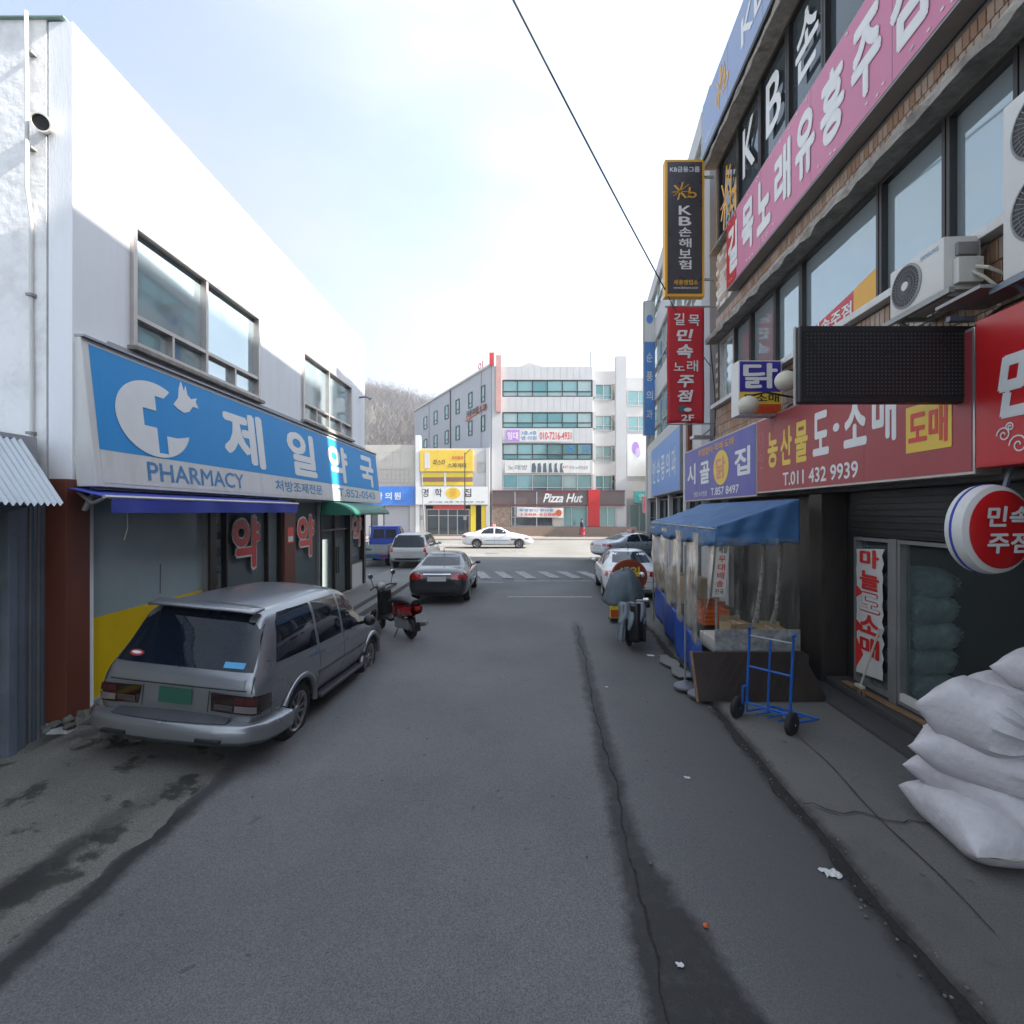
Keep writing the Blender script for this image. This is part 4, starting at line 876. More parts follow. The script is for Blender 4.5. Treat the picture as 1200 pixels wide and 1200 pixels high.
# ---------------------------------------------------------------- clinic building beyond
cb = thing('clinic_building', 'pale grey three-storey clinic building beyond the tiled one', 'building', (5.3, 18, 0))
C0, C1, CZ = 13.85, 28.3, 14.3
b = B(BF)
bands = [(6.2, 8.1), (9.1, 11.0), (12.1, 13.6)]
zs = [5.6]
for a, c in bands: b.box(C0+1.0, C1-.3, -.3, 0, zs[-1], a); zs.append(c)
b.box(C0+1.0, C1-.3, -.3, 0, zs[-1], CZ)
for z0, z1 in bands: b.box(18.9, 19.2, -.3, -.002, z0, z1)
b.make('street_wall', far_white, cb)
B(BF).box(C0, C0+.998, -6, .0, 0, CZ-.05).make('stair_wall', wall_grey, cb)
B(BF).box(C0-.90, C0-.003, -2, -.25, 0, 8.0).make('gap_infill_wall', wall_grey, cb)
B(BF).box(C1-.298, C1, -9, .05, 0, CZ-.03).make('end_wall', far_white, cb)
B(BF).box(C0+.5, C1-.3, -9, -.4, 5.4, 5.6).make('floor_slab', interior, cb)
B(BF).box(C0+.5, C1-.3, -9, -.4, CZ-.3, CZ-.1).make('roof_deck', far_white, cb)
B(BF).box(C0+.5, C1-.3, -9, -8.8, 0, CZ-.31).make('back_wall', interior, cb)
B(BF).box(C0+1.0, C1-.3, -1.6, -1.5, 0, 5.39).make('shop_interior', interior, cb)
for z0, z1 in bands:
    window(cb, BF, C0+1.05, 18.9, z0, z1, -.05, cols=(16.4, 17.7), rows=(z0+.6,), fm=alu, gm=glass_teal, fw=.06)
    window(cb, BF, 19.2, C1-.35, z0, z1, -.05, cols=(20.9, 22.6, 24.3, 26.3), rows=(z0+.6,), fm=alu, gm=glass_teal, fw=.06)
for u in (14.6, 17.4, 20.8, 24.4, 28.0): B(BF).box(u, u+.3, -.35, -.02, 0, 3.4).make('ground_pier', far_white, cb)
for u0, u1 in ((14.9, 17.4), (17.7, 20.8), (21.1, 24.4), (24.7, 28.0)):
    window(cb, BF, u0, u1, .2, 3.3, -.2, cols=((u0+u1)/2,), rows=(2.4,), fm=dark_frame, gm=glass_dark, fw=.06)
B(BF).box(C0+1, C1-.3, -.3, -.01, 3.42, 5.59).make('fascia', far_white, cb)
t = box_sign('pale blue clinic sign on the fascia beyond the violet chicken sign', BF, 17.0, 24.5, 3.42, 5.6, .02, .22, sky_sign, alu_dull, .03)
lettering(t, BF, spread('안순풍의과', 24.0, 17.5, 4.0, 5.0, .02, .7), letter_white, .23)
t = box_sign('tall pale blue vertical clinic sign with white top panel', facing(25), 6.44, 6.98, 6.45, 13.0, -.2, .02, sky_sign, alu_dull, .02, name='projecting_sign')
flat(facing(25), rect(6.46, 6.96, 11.0, 12.97), .028, 'white_top_panel', sign_white, t)
flat(facing(25), disc(6.71, 12.1, .16, .22, 16), .034, 'blue_emblem', sky_sign, t)
lettering(t, facing(25), column('순풍의과', 6.55, 6.87, 7.0, 10.7, .03, .5), letter_white, .03)
pipe = thing('wall_pipe', 'white downpipe with dark red cladding strip at the clinic corner', 'pipe', BF @ V((16.6, .1, 2)))
B(BF).tube([(16.7, .1, z) for z in (.2, 3, 6.5)], .07, 8).make('pipe', sign_white, pipe, smooth=True)
B(BF).box(16.2, 16.5, .02, .12, 4.3, 6.4).make('red_strip', brown_paint, pipe)
t = thing('wall_lamp', 'small white box lamp on the side wall above the violet sign', 'lamp', (4.9, 13.6, 4.7))
B().box(4.72, 5.2, 13.3, 13.6, 4.62, 4.70).make('lamp_box', alu, t, bevel=.01)
B().bar((4.95, 13.5, 4.66), (5.25, 13.5, 4.9), .03).make('lamp_arm', alu_dull, t)

# ---------------------------------------------------------------- market stall
st = thing('market_stall', 'market stall with faded blue tarpaulin awning and clear vinyl curtains', 'stall', (3.6, 9, 0))
EX = lambda y: 2.51+.073*y        # eave line
WX = lambda y: 4.20+.073*y
def roof(i, j):
    y = 7.7+i*4.95; x0, x1 = EX(y), WX(y)-.44
    return (x0+(x1-x0)*j, y, 2.48+.42*j-.035*math.sin(i*math.pi*4)**2*(1-j)-.04*math.sin(j*math.pi)+.028*NZ.noise(V((i*9, j*2.5, 0)))*math.sin(j*math.pi)+.010*NZ.noise(V((i*30, j*9, 3))))
B().grid(roof, 80, 24).make('awning_roof', tarp, st, smooth=True, thick=.006)
B().grid(lambda i, j: (EX(7.7+i*4.95)-.02*j+.012*math.sin(i*50+j*2), 7.7+i*4.95, 2.48-.30*j-.035*math.sin(i*math.pi*4)**2+.02*math.sin(i*27)*j+.012*math.sin(i*71)*j), 60, 4).make('awning_valance', tarp, st, smooth=True, thick=.004)
def gable(i, j):
    x0, x1 = EX(7.7), WX(7.7)-.44; x = x0+(x1-x0)*i; zt = 2.48+.42*i; zb = 2.18+.05*i+.015*math.sin(i*17); return (x, 7.69+.012*math.sin(i*20+j*3)+.03*NZ.noise(V((i*5, j*4, 7)))*j, zt+(zb-zt)*j)
B().grid(gable, 40, 16).make('awning_gable', tarp, st, smooth=True, thick=.004)
for (x, y) in ((EX(7.75)+.03, 7.78), (EX(12.5)+.03, 12.5), (EX(10.1)+.03, 10.1)): B().tube([(x, y, .05), (x, y, 2.45)], .018, 8).make('pole', alu_dull, st, smooth=True)
B().tube([(EX(7.75), 7.76, 2.44), (EX(12.5), 12.5, 2.44)], .018, 8).tube([(EX(7.75), 7.76, 2.44), (WX(7.7)-.45, 7.76, 2.6)], .018, 8).make('frame_rail', alu_dull, st, smooth=True)
# near curtain and street curtain
B().grid(lambda i, j: (3.02+(4.30-3.02)*i, 7.66+.008*math.sin(i*31)+.018*math.sin(i*13+j*4), 2.3-1.62*j), 90, 12).make('near_curtain', mat('wrinkled_vinyl', (.34, .33, .30), .14, var=.5, scale=3, alpha=.09, bump=.5, bscale=6, spec=.8, blend=.08, cloud=.42), st, smooth=True)
def scur(i, j):
    y = 7.75+i*4.8; zb = .62+.38*i; return (EX(y)-.22*(1-i)*j+.03*math.sin(i*24+j*3)+.03*math.sin(j*8)*i, y, 2.35+(zb-2.35)*j)
B().grid(scur, 60, 16).make('street_curtain', vinyl, st, smooth=True)
def btarp(i, j):
    y = 7.7+i*4.3; zt = .70+.36*i; zb = .10+.28*i*i; return (EX(y)-.22*(1-i)-.05*j+.035*math.sin(i*22+j*3), y-.1*j, zt+(zb-zt)*j)
B().grid(btarp, 50, 10).make('lower_tarpaulin', tarp_dark, st, smooth=True, thick=.004)
B().box(3.15, 4.3, 7.85, 8.6, .5, .72).make('counter', ivory, st, bevel=.01)
B().slab([(3.02, .64), (4.28, .64), (4.28, .95), (3.02, .95)], 7.6, 7.63).make('marble_panel', mat('grey_marbled_sheet', (.28, .28, .28), .35, var=.5, scale=9), st)
B().box(3.55, 4.5, 8.8, 12.3, .05, .75).make('display_base', steel_dark, st)
# things kept in the stall
def crate(label, x, y, z, w_, d, h, m, name='crate', rz=0, slats=True):
    t = thing(name, label, name.replace('_', ' '), (x, y, z), rz=rz)
    T = ROOT[t]; b = B(T); th = .012
    if slats:
        for k in range(4):
            z0 = k*h/4; z1 = z0+h/4-.012
            b.box(-w_/2, w_/2, -d/2, -d/2+th, z0, z1); b.box(-w_/2, w_/2, d/2-th, d/2, z0, z1)
            b.box(-w_/2, -w_/2+th, -d/2+th, d/2-th, z0, z1); b.box(w_/2-th, w_/2, -d/2+th, d/2-th, z0, z1)
        for sx in (-1, 1):
            for sy in (-1, 1): b.box(sx*w_/2-.015, sx*w_/2+.015, sy*d/2-.015, sy*d/2+.015, 0, h)
        b.box(-w_/2+th, w_/2-th, -d/2+th, d/2-th, .002, .014)
        b.make('crate_body', m, t)
    else:
        b.box(-w_/2, w_/2, -d/2, d/2, 0, h).make('box_body', m, t, bevel=.006)
        B(T).box(-.03, .03, -d/2-.002, d/2+.002, h+.001, h+.003).make('tape', cream, t)
        B(T).slab([(-w_/2, h+.002), (w_/2, h+.002), (w_/2*.95, h+.07), (-w_/2*.95, h+.08)], d/2-.01, d/2-.004).make('flap', m, t)
    return t
crate('orange plastic crate showing through the street-side vinyl curtain', 3.5, 8.95, .76, .42, .34, .27, orange)
crate('brown plastic crate on the display behind the orange crate', 3.7, 9.6, .76, .42, .34, .3, red_wood)
crate('open cardboard box on the counter beside the vinyl curtain', 3.6, 8.25, .73, .38, .3, .2, card, 'cardboard_box', R(12), False)
crate('yellowish flat cardboard box on the near counter end', 4.08, 8.1, .73, .44, .34, .14, mat('pale_cardboard', (.42, .34, .18), .8), 'cardboard_box', R(-5), False)
crate('tall cardboard box behind the street-side curtain', 3.85, 10.9, .76, .5, .5, .55, card, 'cardboard_box', R(4), False)
crate('wide cardboard box at the far end of the stall', 4.0, 11.8, .76, .6, .5, .4, wood, 'cardboard_box', R(-8), False)
for k, x in enumerate((3.86, 4.12)):
    B().tube([(x+.05, 7.95, 2.3), (x+.02, 7.93, 1.8), (x-.07+k*.03, 7.9, 1.2), (x-.09, 7.92, .98)], [.035, .03, .035, .05], 9, squash=.5).make('hanging_cord', mat('mottled_plastic_wrap', (.22, .21, .19), .4, var=.7, scale=22), st, smooth=True)
t = thing('vertical_banner', 'narrow white banner with red lettering tied behind the vinyl curtain', 'banner', (3.1, 7.72, 1.4))
G = leaned(facing(7.72), 0, 0); G = frame((0, 7.72, 0), (1, 0), (0, -1)); G[0][2] = .09; G[0][3] = -.13
flat(G, rect(3.02, 3.21, 1.42, 2.3), 0, 'banner_sheet', sign_white, t); 
lettering(t, G, [(c, 3.06, 3.17, 1.57+.125*k, 1.67+.125*k, .03) for k, c in enumerate('송배대우')], letter_red, .01); lettering(t, G, [('세일', 3.05, 3.18, 2.08, 2.2, .02), ('전국', 3.05, 3.18, 1.46, 1.54, .01)], letter_black, .01)
for k, (z0, z1, m, nm, lb) in enumerate(((1.88, 2.08, blue_sign, 'wall_notice', 'small blue notice plate on the dark pier beside the stall'), (1.05, 1.5, sign_white, 'wall_notice', 'dirty pale paper notice low on the dark pier beside the stall'))):
    t = thing(nm, lb, 'notice', RF @ V((8.1, 0, z0))); B(RF).slab(rect(8.02-.02*k, 8.20+.1*k, z0, z1), -.575, -.567).make('notice_sheet', m, t)
    lettering(t, RF, [('안내', 8.17, 8.05, z0+.04, z1-.04, .02)], letter_white if k == 0 else cloth_grey, -.565)
# leaning dark board
t = thing('leaning_board', 'large dark brown board leaning against the stall front', 'board', (3.5, 7.2, .06))
F4 = frame((0, 7.12, 0), (1, .0), (0, -1))
for k in range(3): F4[k][2] = F4[k][2]+F4[k][1]*-.42
b = B(F4); b.slab([(2.60, .065), (4.40, .065), (4.18, .68), (2.60, .68)], 0, .03); b.make('board', vent_slab, t)
b = B(F4)
for k in range(14):
    u = 2.62+k*.13; b.slab([(u, .08), (u+.012, .08), (min(u+.45, 4.15)+.012, .66), (min(u+.45, 4.15), .66)], .031, .0325)
b.make('scored_lines', mat('board_edge', (.045, .033, .026), .5), t, kind='stuff')
B(F4).slab([(2.57, .06), (2.597, .06), (2.597, .69), (2.57, .69)], -.002, .033).make('board_edge', wood, t)
# weighted pole bases
for k, (x, y) in enumerate(((2.62, 7.75), (2.72, 7.42))):
    t = thing('pole_base', ('grey round concrete pole base at the kerb, the farther of two' if k == 0 else 'grey round concrete pole base against the leaning board, the nearer of two'), 'weight', (x, y, .05))
    B().lathe([(.001, .0), (.165, .0), (.17, .03), (.15, .055), (.07, .075), (.04, .11), (.001, .11)], (x, y, .04), 'z', 28).make('base', mat('blue_grey_rubber', (.13, .14, .16), .6, var=.1), t, smooth=True)
    B().tube([(x, y, .12), (x, y, 2.2 if k == 0 else .32)], .014, 8).make('pole', alu_dull, t, smooth=True)

# ---------------------------------------------------------------- hand trolley
ht = thing('hand_trolley', 'blue tubular hand trolley with two black wheels standing by the stall', 'hand trolley', (3.15, 6.3, .06))
b = B()
XL, XR = 3.04, 3.37
def tr(x, z, s=0):   # the frame leans back towards the camera-left
    yl = 6.62-(x-XL)/(XR-XL)*.42; return (x+s, yl+.13*(z-.3)*-.6+.0, z)
for x in (XL, XR): b.tube([tr(x, .2), tr(x, .95), tr(x, 1.17), (tr(x, 1.2)[0]-.03, tr(x, 1.2)[1]-.05, 1.23), (tr(x, 1.2)[0]-.05, tr(x, 1.2)[1]-.16, 1.27)], .017, 10)
b.make('side_tube', hand_blue, ht, smooth=True)
for z in (1.12, .72, .24): B().tube([tr(XL, z), tr(XR, z)], .014, 8).make('cross_bar', hand_blue if z != 1.12 else alu_dull, ht, smooth=True)
B().tube([tr((XL+XR)/2, .2), tr((XL+XR)/2, 1.12)], .014, 8).make('middle_tube', hand_blue, ht, smooth=True)
b = B(); pa = tr(XL, .12); pb = tr(XR, .12); off = V((.44, .16, 0))
A0, B0 = V(pa), V(pb)
b.tube([tr(XL, .22), A0, tuple(A0+off), tuple(B0+off), B0, tr(XR, .22)], .016, 8)
for f_ in (.25, .5, .75): b.tube([tuple(A0.lerp(B0, f_)), tuple((A0+off).lerp(B0+off, f_))], .011, 6)
b.tube([tuple(A0+off*.5), tuple(B0+off*.5)], .011, 6); b.make('toe_plate', hand_blue, ht, smooth=True)
axd = (B0-A0).normalized()
for k, (P0, s) in enumerate(((A0, -1), (B0, 1))):
    c = P0+axd*(s*.07)+V((-.07, -.04, .045)); wm = M.Translation(c) @ axd.to_track_quat('X', 'Z').to_matrix().to_4x4()
    wh = B(wm); wh.lathe([(.065, -.03), (.122, -.035), (.14, -.02), (.14, .02), (.122, .035), (.065, .03)], (0, 0, 0), 'x', 24); wh = wh.make('wheel', rubber, ht, smooth=True)
    B(wm).lathe([(.001, -.02), (.06, -.025), (.06, .025), (.001, .03)], (0, 0, 0), 'x', 20).make('hub', alu_dull, wh, smooth=True)
    B(wm).lathe([(.001, .036), (.02, .036), (.02, .045), (.001, .045)], (0, 0, 0), 'x', 10).make('axle_cap', chrome, wh)
b = B(); b.bar(tuple(V(tr(XL, .22))+V((-.06, 0, 0))), tuple(V(tr(XL, .45))+V((-.06, 0, 0))), .02); b.bar(tuple(V(tr(XL, .45))+V((-.06, 0, 0))), tr(XL, .46), .02); b.make('stand_hook', hand_blue, ht)

# ---------------------------------------------------------------- sacks
def sack_mesh(L, Wd, H, tied, seed, m, bm_only=False):
    b = B(); nu, nv = 44, 48
    def f(i, j):
        a = j*2*math.pi; s = i                       # s=0 sewn end, s=1 tied end (or second sewn end)
        if tied:
            env_w = min(1, (s/.10))**.45 if s < .10 else 1
            wdt = Wd/2*(1.0 if s < .62 else max(.0, 1-((s-.62)/.38)**2.2)**.62)*(1-.06*math.sin(s*3.1))
            hgt = H/2*min(1, s/.20)**.5*(1 if s < .60 else max(0, 1-((s-.60)/.40)**2.2)**.6)
            wdt = max(wdt, .035); hgt = max(hgt, .006 if s < .02 else .03)
        else:
            e = min(s, 1-s); wdt = Wd/2*(1-.09*math.sin(math.pi*s)); hgt = H/2*min(1, e/.24)**.5; hgt = max(hgt, .005)
        ca, sa = math.cos(a), math.sin(a); p = 2/2.5 if hgt > .05 else 1
        x = wdt*math.copysign(abs(ca)**p, ca); z = hgt*math.copysign(abs(sa)**p, sa)
        if tied and s > .5:
            k = (s-.5)/.5; fo = 1+k*k*.14*math.sin(a*11+seed)+k*.05*math.sin(a*23+seed*2); x *= fo; z *= fo
        n = V((x*5+seed, s*4, z*5)); dd = .024*NZ.noise(n*.7)+.007*NZ.noise(n*2.7)-.004*abs(NZ.noise(n*6.3))
        y = (s-.5)*L+.04*math.cos(a*1)*0
        if s < .06: y += -.02*abs(ca)**6*(1)         # little ears at the sewn corners
        return (x*(1+dd*2), y, z*(1+dd*3)+.5*dd)
    b.grid(f, nu, nv, wrap=True)
    if tied: # ruffled neck
        b.grid(lambda i, j: ((.03+.05*i)*math.cos(j*2*math.pi)*(1+.25*math.sin(j*2*math.pi*7)), .5*L-.01+.07*i, (.03+.04*i)*math.sin(j*2*math.pi)*(1+.25*math.sin(j*2*math.pi*6))), 4, 28, wrap=True)
    return b
def sack(label, loc, rot, L=.82, Wd=.52, H=.30, tied=True, seed=1, m=sack_white, group=None, droop=0, sag_=0):
    t = thing('sack', label, 'sack', loc, group)
    ROOT[t] = M.Identity(4)
    b = sack_mesh(L, Wd, H, tied, seed, m)
    for v in b.bm.verts: v.co.z -= droop*(v.co.y/L)**2*4+sag_*(v.co.x/Wd)**2*4
    o = b.make('sack_body', m, t, smooth=True)
    if tied: B().lathe([(.028, -.012), (.042, -.008), (.042, .008), (.028, .012)], (0, .5*L-.005, 0), 'y', 14).make('tie_string', cream, t, smooth=True)
    else: B().tube([(x, -.5*L-.004+.006*math.sin(x*30), -droop) for x in fr(-Wd/2*.98, Wd/2*.98, 14)], .006, 6).make('sewn_hem', cream, t, smooth=True)
    t.rotation_euler = rot; return t
GS = 'white sacks piled at the shopfront'
# yaw: local +y (tied end) direction; local -y the sewn end
sack('bottom white sack of the pile, its sewn hem facing the road', (3.70, 4.12, .22), (R(3), R(2), R(-6)), .88, .58, .40, False, 3, group=GS)
sack('second white sack from the bottom, sewn hem slanting to the right', (3.86, 4.2, .46), (R(8), R(-6), R(24)), .88, .58, .38, False, 8, group=GS)
sack('third white sack up with pointed left corner and tied neck low at right', (3.84, 4.12, .70), (R(-6), R(4), R(-140)), .92, .52, .40, True, 5, group=GS)
sack('fat round white sack on top of the pile with knotted mouth', (3.84, 4.15, 1.02), (R(-10), R(0), R(-150)), .72, .60, .54, True, 12, group=GS)
sack('white sack leaning behind the fat one against the shop window', (4.28, 4.36, 1.06), (R(-12), R(6), R(-155)), .74, .52, .38, True, 21, group=GS)
sack('topmost white sack just entering at the right edge', (4.42, 4.2, 1.36), (R(-5), R(0), R(-150)), .6, .46, .34, True, 27, group=GS)
sack('greyish sack squeezed in low at the right edge behind the hemmed sacks', (4.32, 4.0, .26), (R(0), R(0), R(-80)), .8, .5, .36, True, 31, group=GS)
sack('white sack lying low behind the pile against the shop step', (4.36, 4.25, .66), (R(0), R(4), R(-100)), .85, .5, .34, True, 36, group=GS)
GT = 'green-grey mesh sacks stacked behind the shop glass'
pl = ['bottom', 'second lowest', 'middle', 'second highest', 'topmost']
for k in range(5):
    sack(f'{pl[k]} green-grey mesh sack in the stack behind the shop glass', tuple(RF @ V((6.98+.03*math.sin(k*2), -.86, .37+k*.345))), (R(2*math.sin(k)), R(3*math.cos(k*2)), R(-85+8*math.sin(k*3))), .80, .56, .42, True, 40+k*7, sack_teal, GT)
# stool/chair in the shop
ch = thing('wooden_chair', 'orange-brown wooden chair standing inside the dark shop', 'chair', RF @ V((5.7, -1.6, .215)))
for du, do in ((0, 0), (.4, 0), (0, -.4), (.4, -.4)): B(RF).box(5.55+du, 5.59+du, -1.5+do, -1.46+do, .216, 1.2 if do == 0 else .66).make('leg', red_wood, ch)
B(RF).box(5.53, 6.01, -1.92, -1.44, .661, .70).make('seat', red_wood, ch, bevel=.005); B(RF).box(5.59, 5.95, -1.495, -1.465, 1.0, 1.15).make('backrest', red_wood, ch)
for k in range(3):
    sack(f'{("lowest", "middle", "upper")[k]} dim sack on the heap deep inside the shop', tuple(RF @ V((3.7+.2*k, -2.2, .4+.3*k))), (0, 0, R(20+k*30)), .8, .6, .4, True, 60+k, sack_teal, GT+' deep inside')
# broom
t = thing('broom', 'long-handled broom leaning in the shop doorway corner', 'broom', RF @ V((7.0, -.1, .2)))
B(RF).tube([(7.1, -.10, .27), (6.95, -.27, 1.12)], .012, 8).make('handle', cream, t, smooth=True)
b = B(RF)
for k in range(60):
    a = random.uniform(-.16, .16); c = random.uniform(-.05, .05); b.bar((7.1+a*.4, -.10+c*.4, .29), (7.1+a, -.10+c, .205), .006)
b.make('bristles', wood, t, kind='stuff'); B(RF).box(7.02, 7.18, -.13, -.07, .27, .31).make('broom_head', cream, t, bevel=.006)
t = props(B(RF).bar((7.5, -.12, .225), (5.9, -.2, .225), .09, .025).make('plank', wood, None, bevel=.004), 'flat worn plank lying along the shop threshold', 'plank')

# ---------------------------------------------------------------- vehicles
def interp(st_, y):
    for a, b_ in zip(st_, st_[1:]):
        if a[0] <= y <= b_[0]:
            k = (y-a[0])/(b_[0]-a[0]); return [p+(q-p)*k for p, q in zip(a, b_)]
    return st_[0] if y < st_[0][0] else st_[-1]
def ring(y, wd, zb, zB, zt, wr_):
    h = zt-zB
    half = [(0, zb), (wd*.72, zb), (wd*.95, zb+.06), (wd*.995, zb+(zB-zb)*.42), (wd, zb+(zB-zb)*.62), (wd*.985, zB-.07), (wd*.945, zB), ((wd*.94+wr_)/2+.015, zB+h*.5), (wr_+.012, zt-min(.10, h*.35)), (wr_*.86, zt-min(.03, h*.12)), (0, zt)]
    return [(x, y, z) for x, z in half]+[(-x, y, z) for x, z in half[-2:0:-1]]
WHEEL = {}
def wheel_meshes(r, wd, rimm, spokes=5):
    k = (round(r, 3), wd, rimm.name, spokes)
    if k in WHEEL: return WHEEL[k]
    def grab(b, m, sm=True):
        o = b.make('x', m, None, smooth=sm); me = o.data; bpy.data.objects.remove(o); return me
    ty = grab(B().lathe([(r*.66, -wd/2+.01), (r*.82, -wd/2), (r*.95, -wd/2+.02), (r, -wd/2+.05), (r, wd/2-.05), (r*.95, wd/2-.02), (r*.82, wd/2), (r*.66, wd/2-.01)], (0, 0, 0), 'x', 40, cap=False), rubber)
    ba = grab(B().lathe([(.001, 0), (r*.66, 0), (r*.66, .03), (.001, .03)], (0, 0, 0), 'x', 24), black)
    b = B(); b.lathe([(r*.62, wd/2-.05), (r*.67, wd/2-.012), (r*.63, wd/2-.006), (r*.57, wd/2-.03), (r*.57, wd/2-.06)], (0, 0, 0), 'x', 36, cap=False)
    b.lathe([(.001, wd/2-.015), (r*.16, wd/2-.018), (r*.2, wd/2-.04), (r*.2, wd/2-.08)], (0, 0, 0), 'x', 20)
    for s in range(spokes):
        a = s*2*math.pi/spokes; d = V((0, math.cos(a), math.sin(a))); q = V((0, -math.sin(a), math.cos(a)))
        for sgn in (-1, 1):
            p0 = d*r*.13+q*sgn*r*.05; p1 = d*r*.62+q*sgn*r*.13
            b.bar((wd/2-.045, p0.y, p0.z), (wd/2-.03, p1.y, p1.z), .035, .03)
    ri = grab(b, rimm)
    WHEEL[k] = (ba, ty, ri); return WHEEL[k]
def decal(t, bvh, poly, side, name, m, off=.005, step=.09, parent=None, label=None):
    """a panel cut to an outline and laid on the body. side: 'L','R' (poly in y,z) 'B','F' (x,z) 'T' (x,y)"""
    bm = bmesh.new(); f = bm.faces.new([bm.verts.new((a, 0, c)) for a, c in poly])
    us = [p[0] for p in poly]; zs_ = [p[1] for p in poly]
    u = min(us)+step
    while u < max(us)-.01: bmesh.ops.bisect_plane(bm, geom=bm.verts[:]+bm.edges[:]+bm.faces[:], plane_co=(u, 0, 0), plane_no=(1, 0, 0)); u += step
    z = min(zs_)+step
    while z < max(zs_)-.01: bmesh.ops.bisect_plane(bm, geom=bm.verts[:]+bm.edges[:]+bm.faces[:], plane_co=(0, 0, z), plane_no=(0, 0, 1)); z += step
    D = {'L': V((1, 0, 0)), 'R': V((-1, 0, 0)), 'B': V((0, 1, 0)), 'F': V((0, -1, 0)), 'T': V((0, 0, -1))}[side]
    last = None
    for v in bm.verts:
        a, c = v.co.x, v.co.z
        o = {'L': V((-6, a, c)), 'R': V((6, a, c)), 'B': V((a, -6, c)), 'F': V((a, 12, c)), 'T': V((a, c, 6))}[side]
        hit = bvh.ray_cast(o, D)
        if hit[0] is None:
            for k in (.02, .05, .1, .16):
                sh = V((0, -a, 0)).normalized()*0
                c2 = V((0, 0, 0)); cen = [sum(us)/len(us), sum(zs_)/len(zs_)]
                a2 = a+(cen[0]-a)*k*2; c3 = c+(cen[1]-c)*k*2
                o2 = {'L': V((-6, a2, c3)), 'R': V((6, a2, c3)), 'B': V((a2, -6, c3)), 'F': V((a2, 12, c3)), 'T': V((a2, c3, 6))}[side]
                hit = bvh.ray_cast(o2, D)
                if hit[0] is not None: break
        if hit[0] is None: v.co = o+D*5; continue
        n = hit[1] if hit[1].dot(D) < 0 else -hit[1]
        v.co = hit[0]+n*off
    me = bpy.data.meshes.new(name)
    for f in bm.faces:
        f.smooth = True
        f.normal_update()
        if f.normal.dot(D) > 0: f.normal_flip()
    bm.to_mesh(me); bm.free(); me.materials.append(m); o = mesh_obj(name, me, parent or t)
    if label: o['label'] = label
    return o
def seams(t, bvh, lines, side, m=seam, w_=.010, name='door_gap'):
    for (a, b_) in lines:
        d = V((b_[0]-a[0], b_[1]-a[1])); L_ = d.length; d.normalize(); q = V((-d.y, d.x))*w_/2
        decal(t, bvh, [(a[0]-q.x, a[1]-q.y), (a[0]+q.x, a[1]+q.y), (b_[0]+q.x, b_[1]+q.y), (b_[0]-q.x, b_[1]-q.y)][::-1], side, name, m, .0035, .06)
SEDAN = [(0, .66, .42, .74, .80, .50), (.05, .80, .30, .86, .96, .62), (.28, .87, .22, .93, 1.045, .66), (.62, .895, .20, .95, 1.075, .64), (.82, .90, .20, .955, 1.12, .60), (1.45, .90, .19, .955, 1.40, .555), (2.0, .90, .19, .95, 1.46, .575), (2.55, .90, .19, .94, 1.43, .58), (3.0, .90, .19, .93, 1.22, .60), (3.38, .895, .19, .92, 1.00, .66), (3.9, .88, .20, .85, .92, .70), (4.3, .84, .22, .74, .80, .66), (4.52, .74, .28, .58, .66, .55), (4.6, .60, .36, .50, .56, .42)]
SUVST = [(0.0, .80, .50, .86, .94, .66), (.05, .875, .44, .98, 1.06, .72), (.20, .90, .38, 1.03, 1.30, .69), (.38, .91, .36, 1.04, 1.665, .66), (.48, .91, .36, 1.04, 1.70, .665), (1.4, .915, .34, 1.03, 1.735, .67), (2.3, .915, .34, 1.02, 1.735, .67), (2.78, .915, .34, 1.01, 1.68, .66), (3.15, .91, .34, 1.00, 1.36, .68), (3.42, .905, .34, .99, 1.10, .72), (4.0, .88, .34, .93, 1.02, .74), (4.4, .84, .36, .80, .90, .70), (4.6, .76, .42, .66, .74, .62), (4.66, .68, .48, .60, .66, .52)]
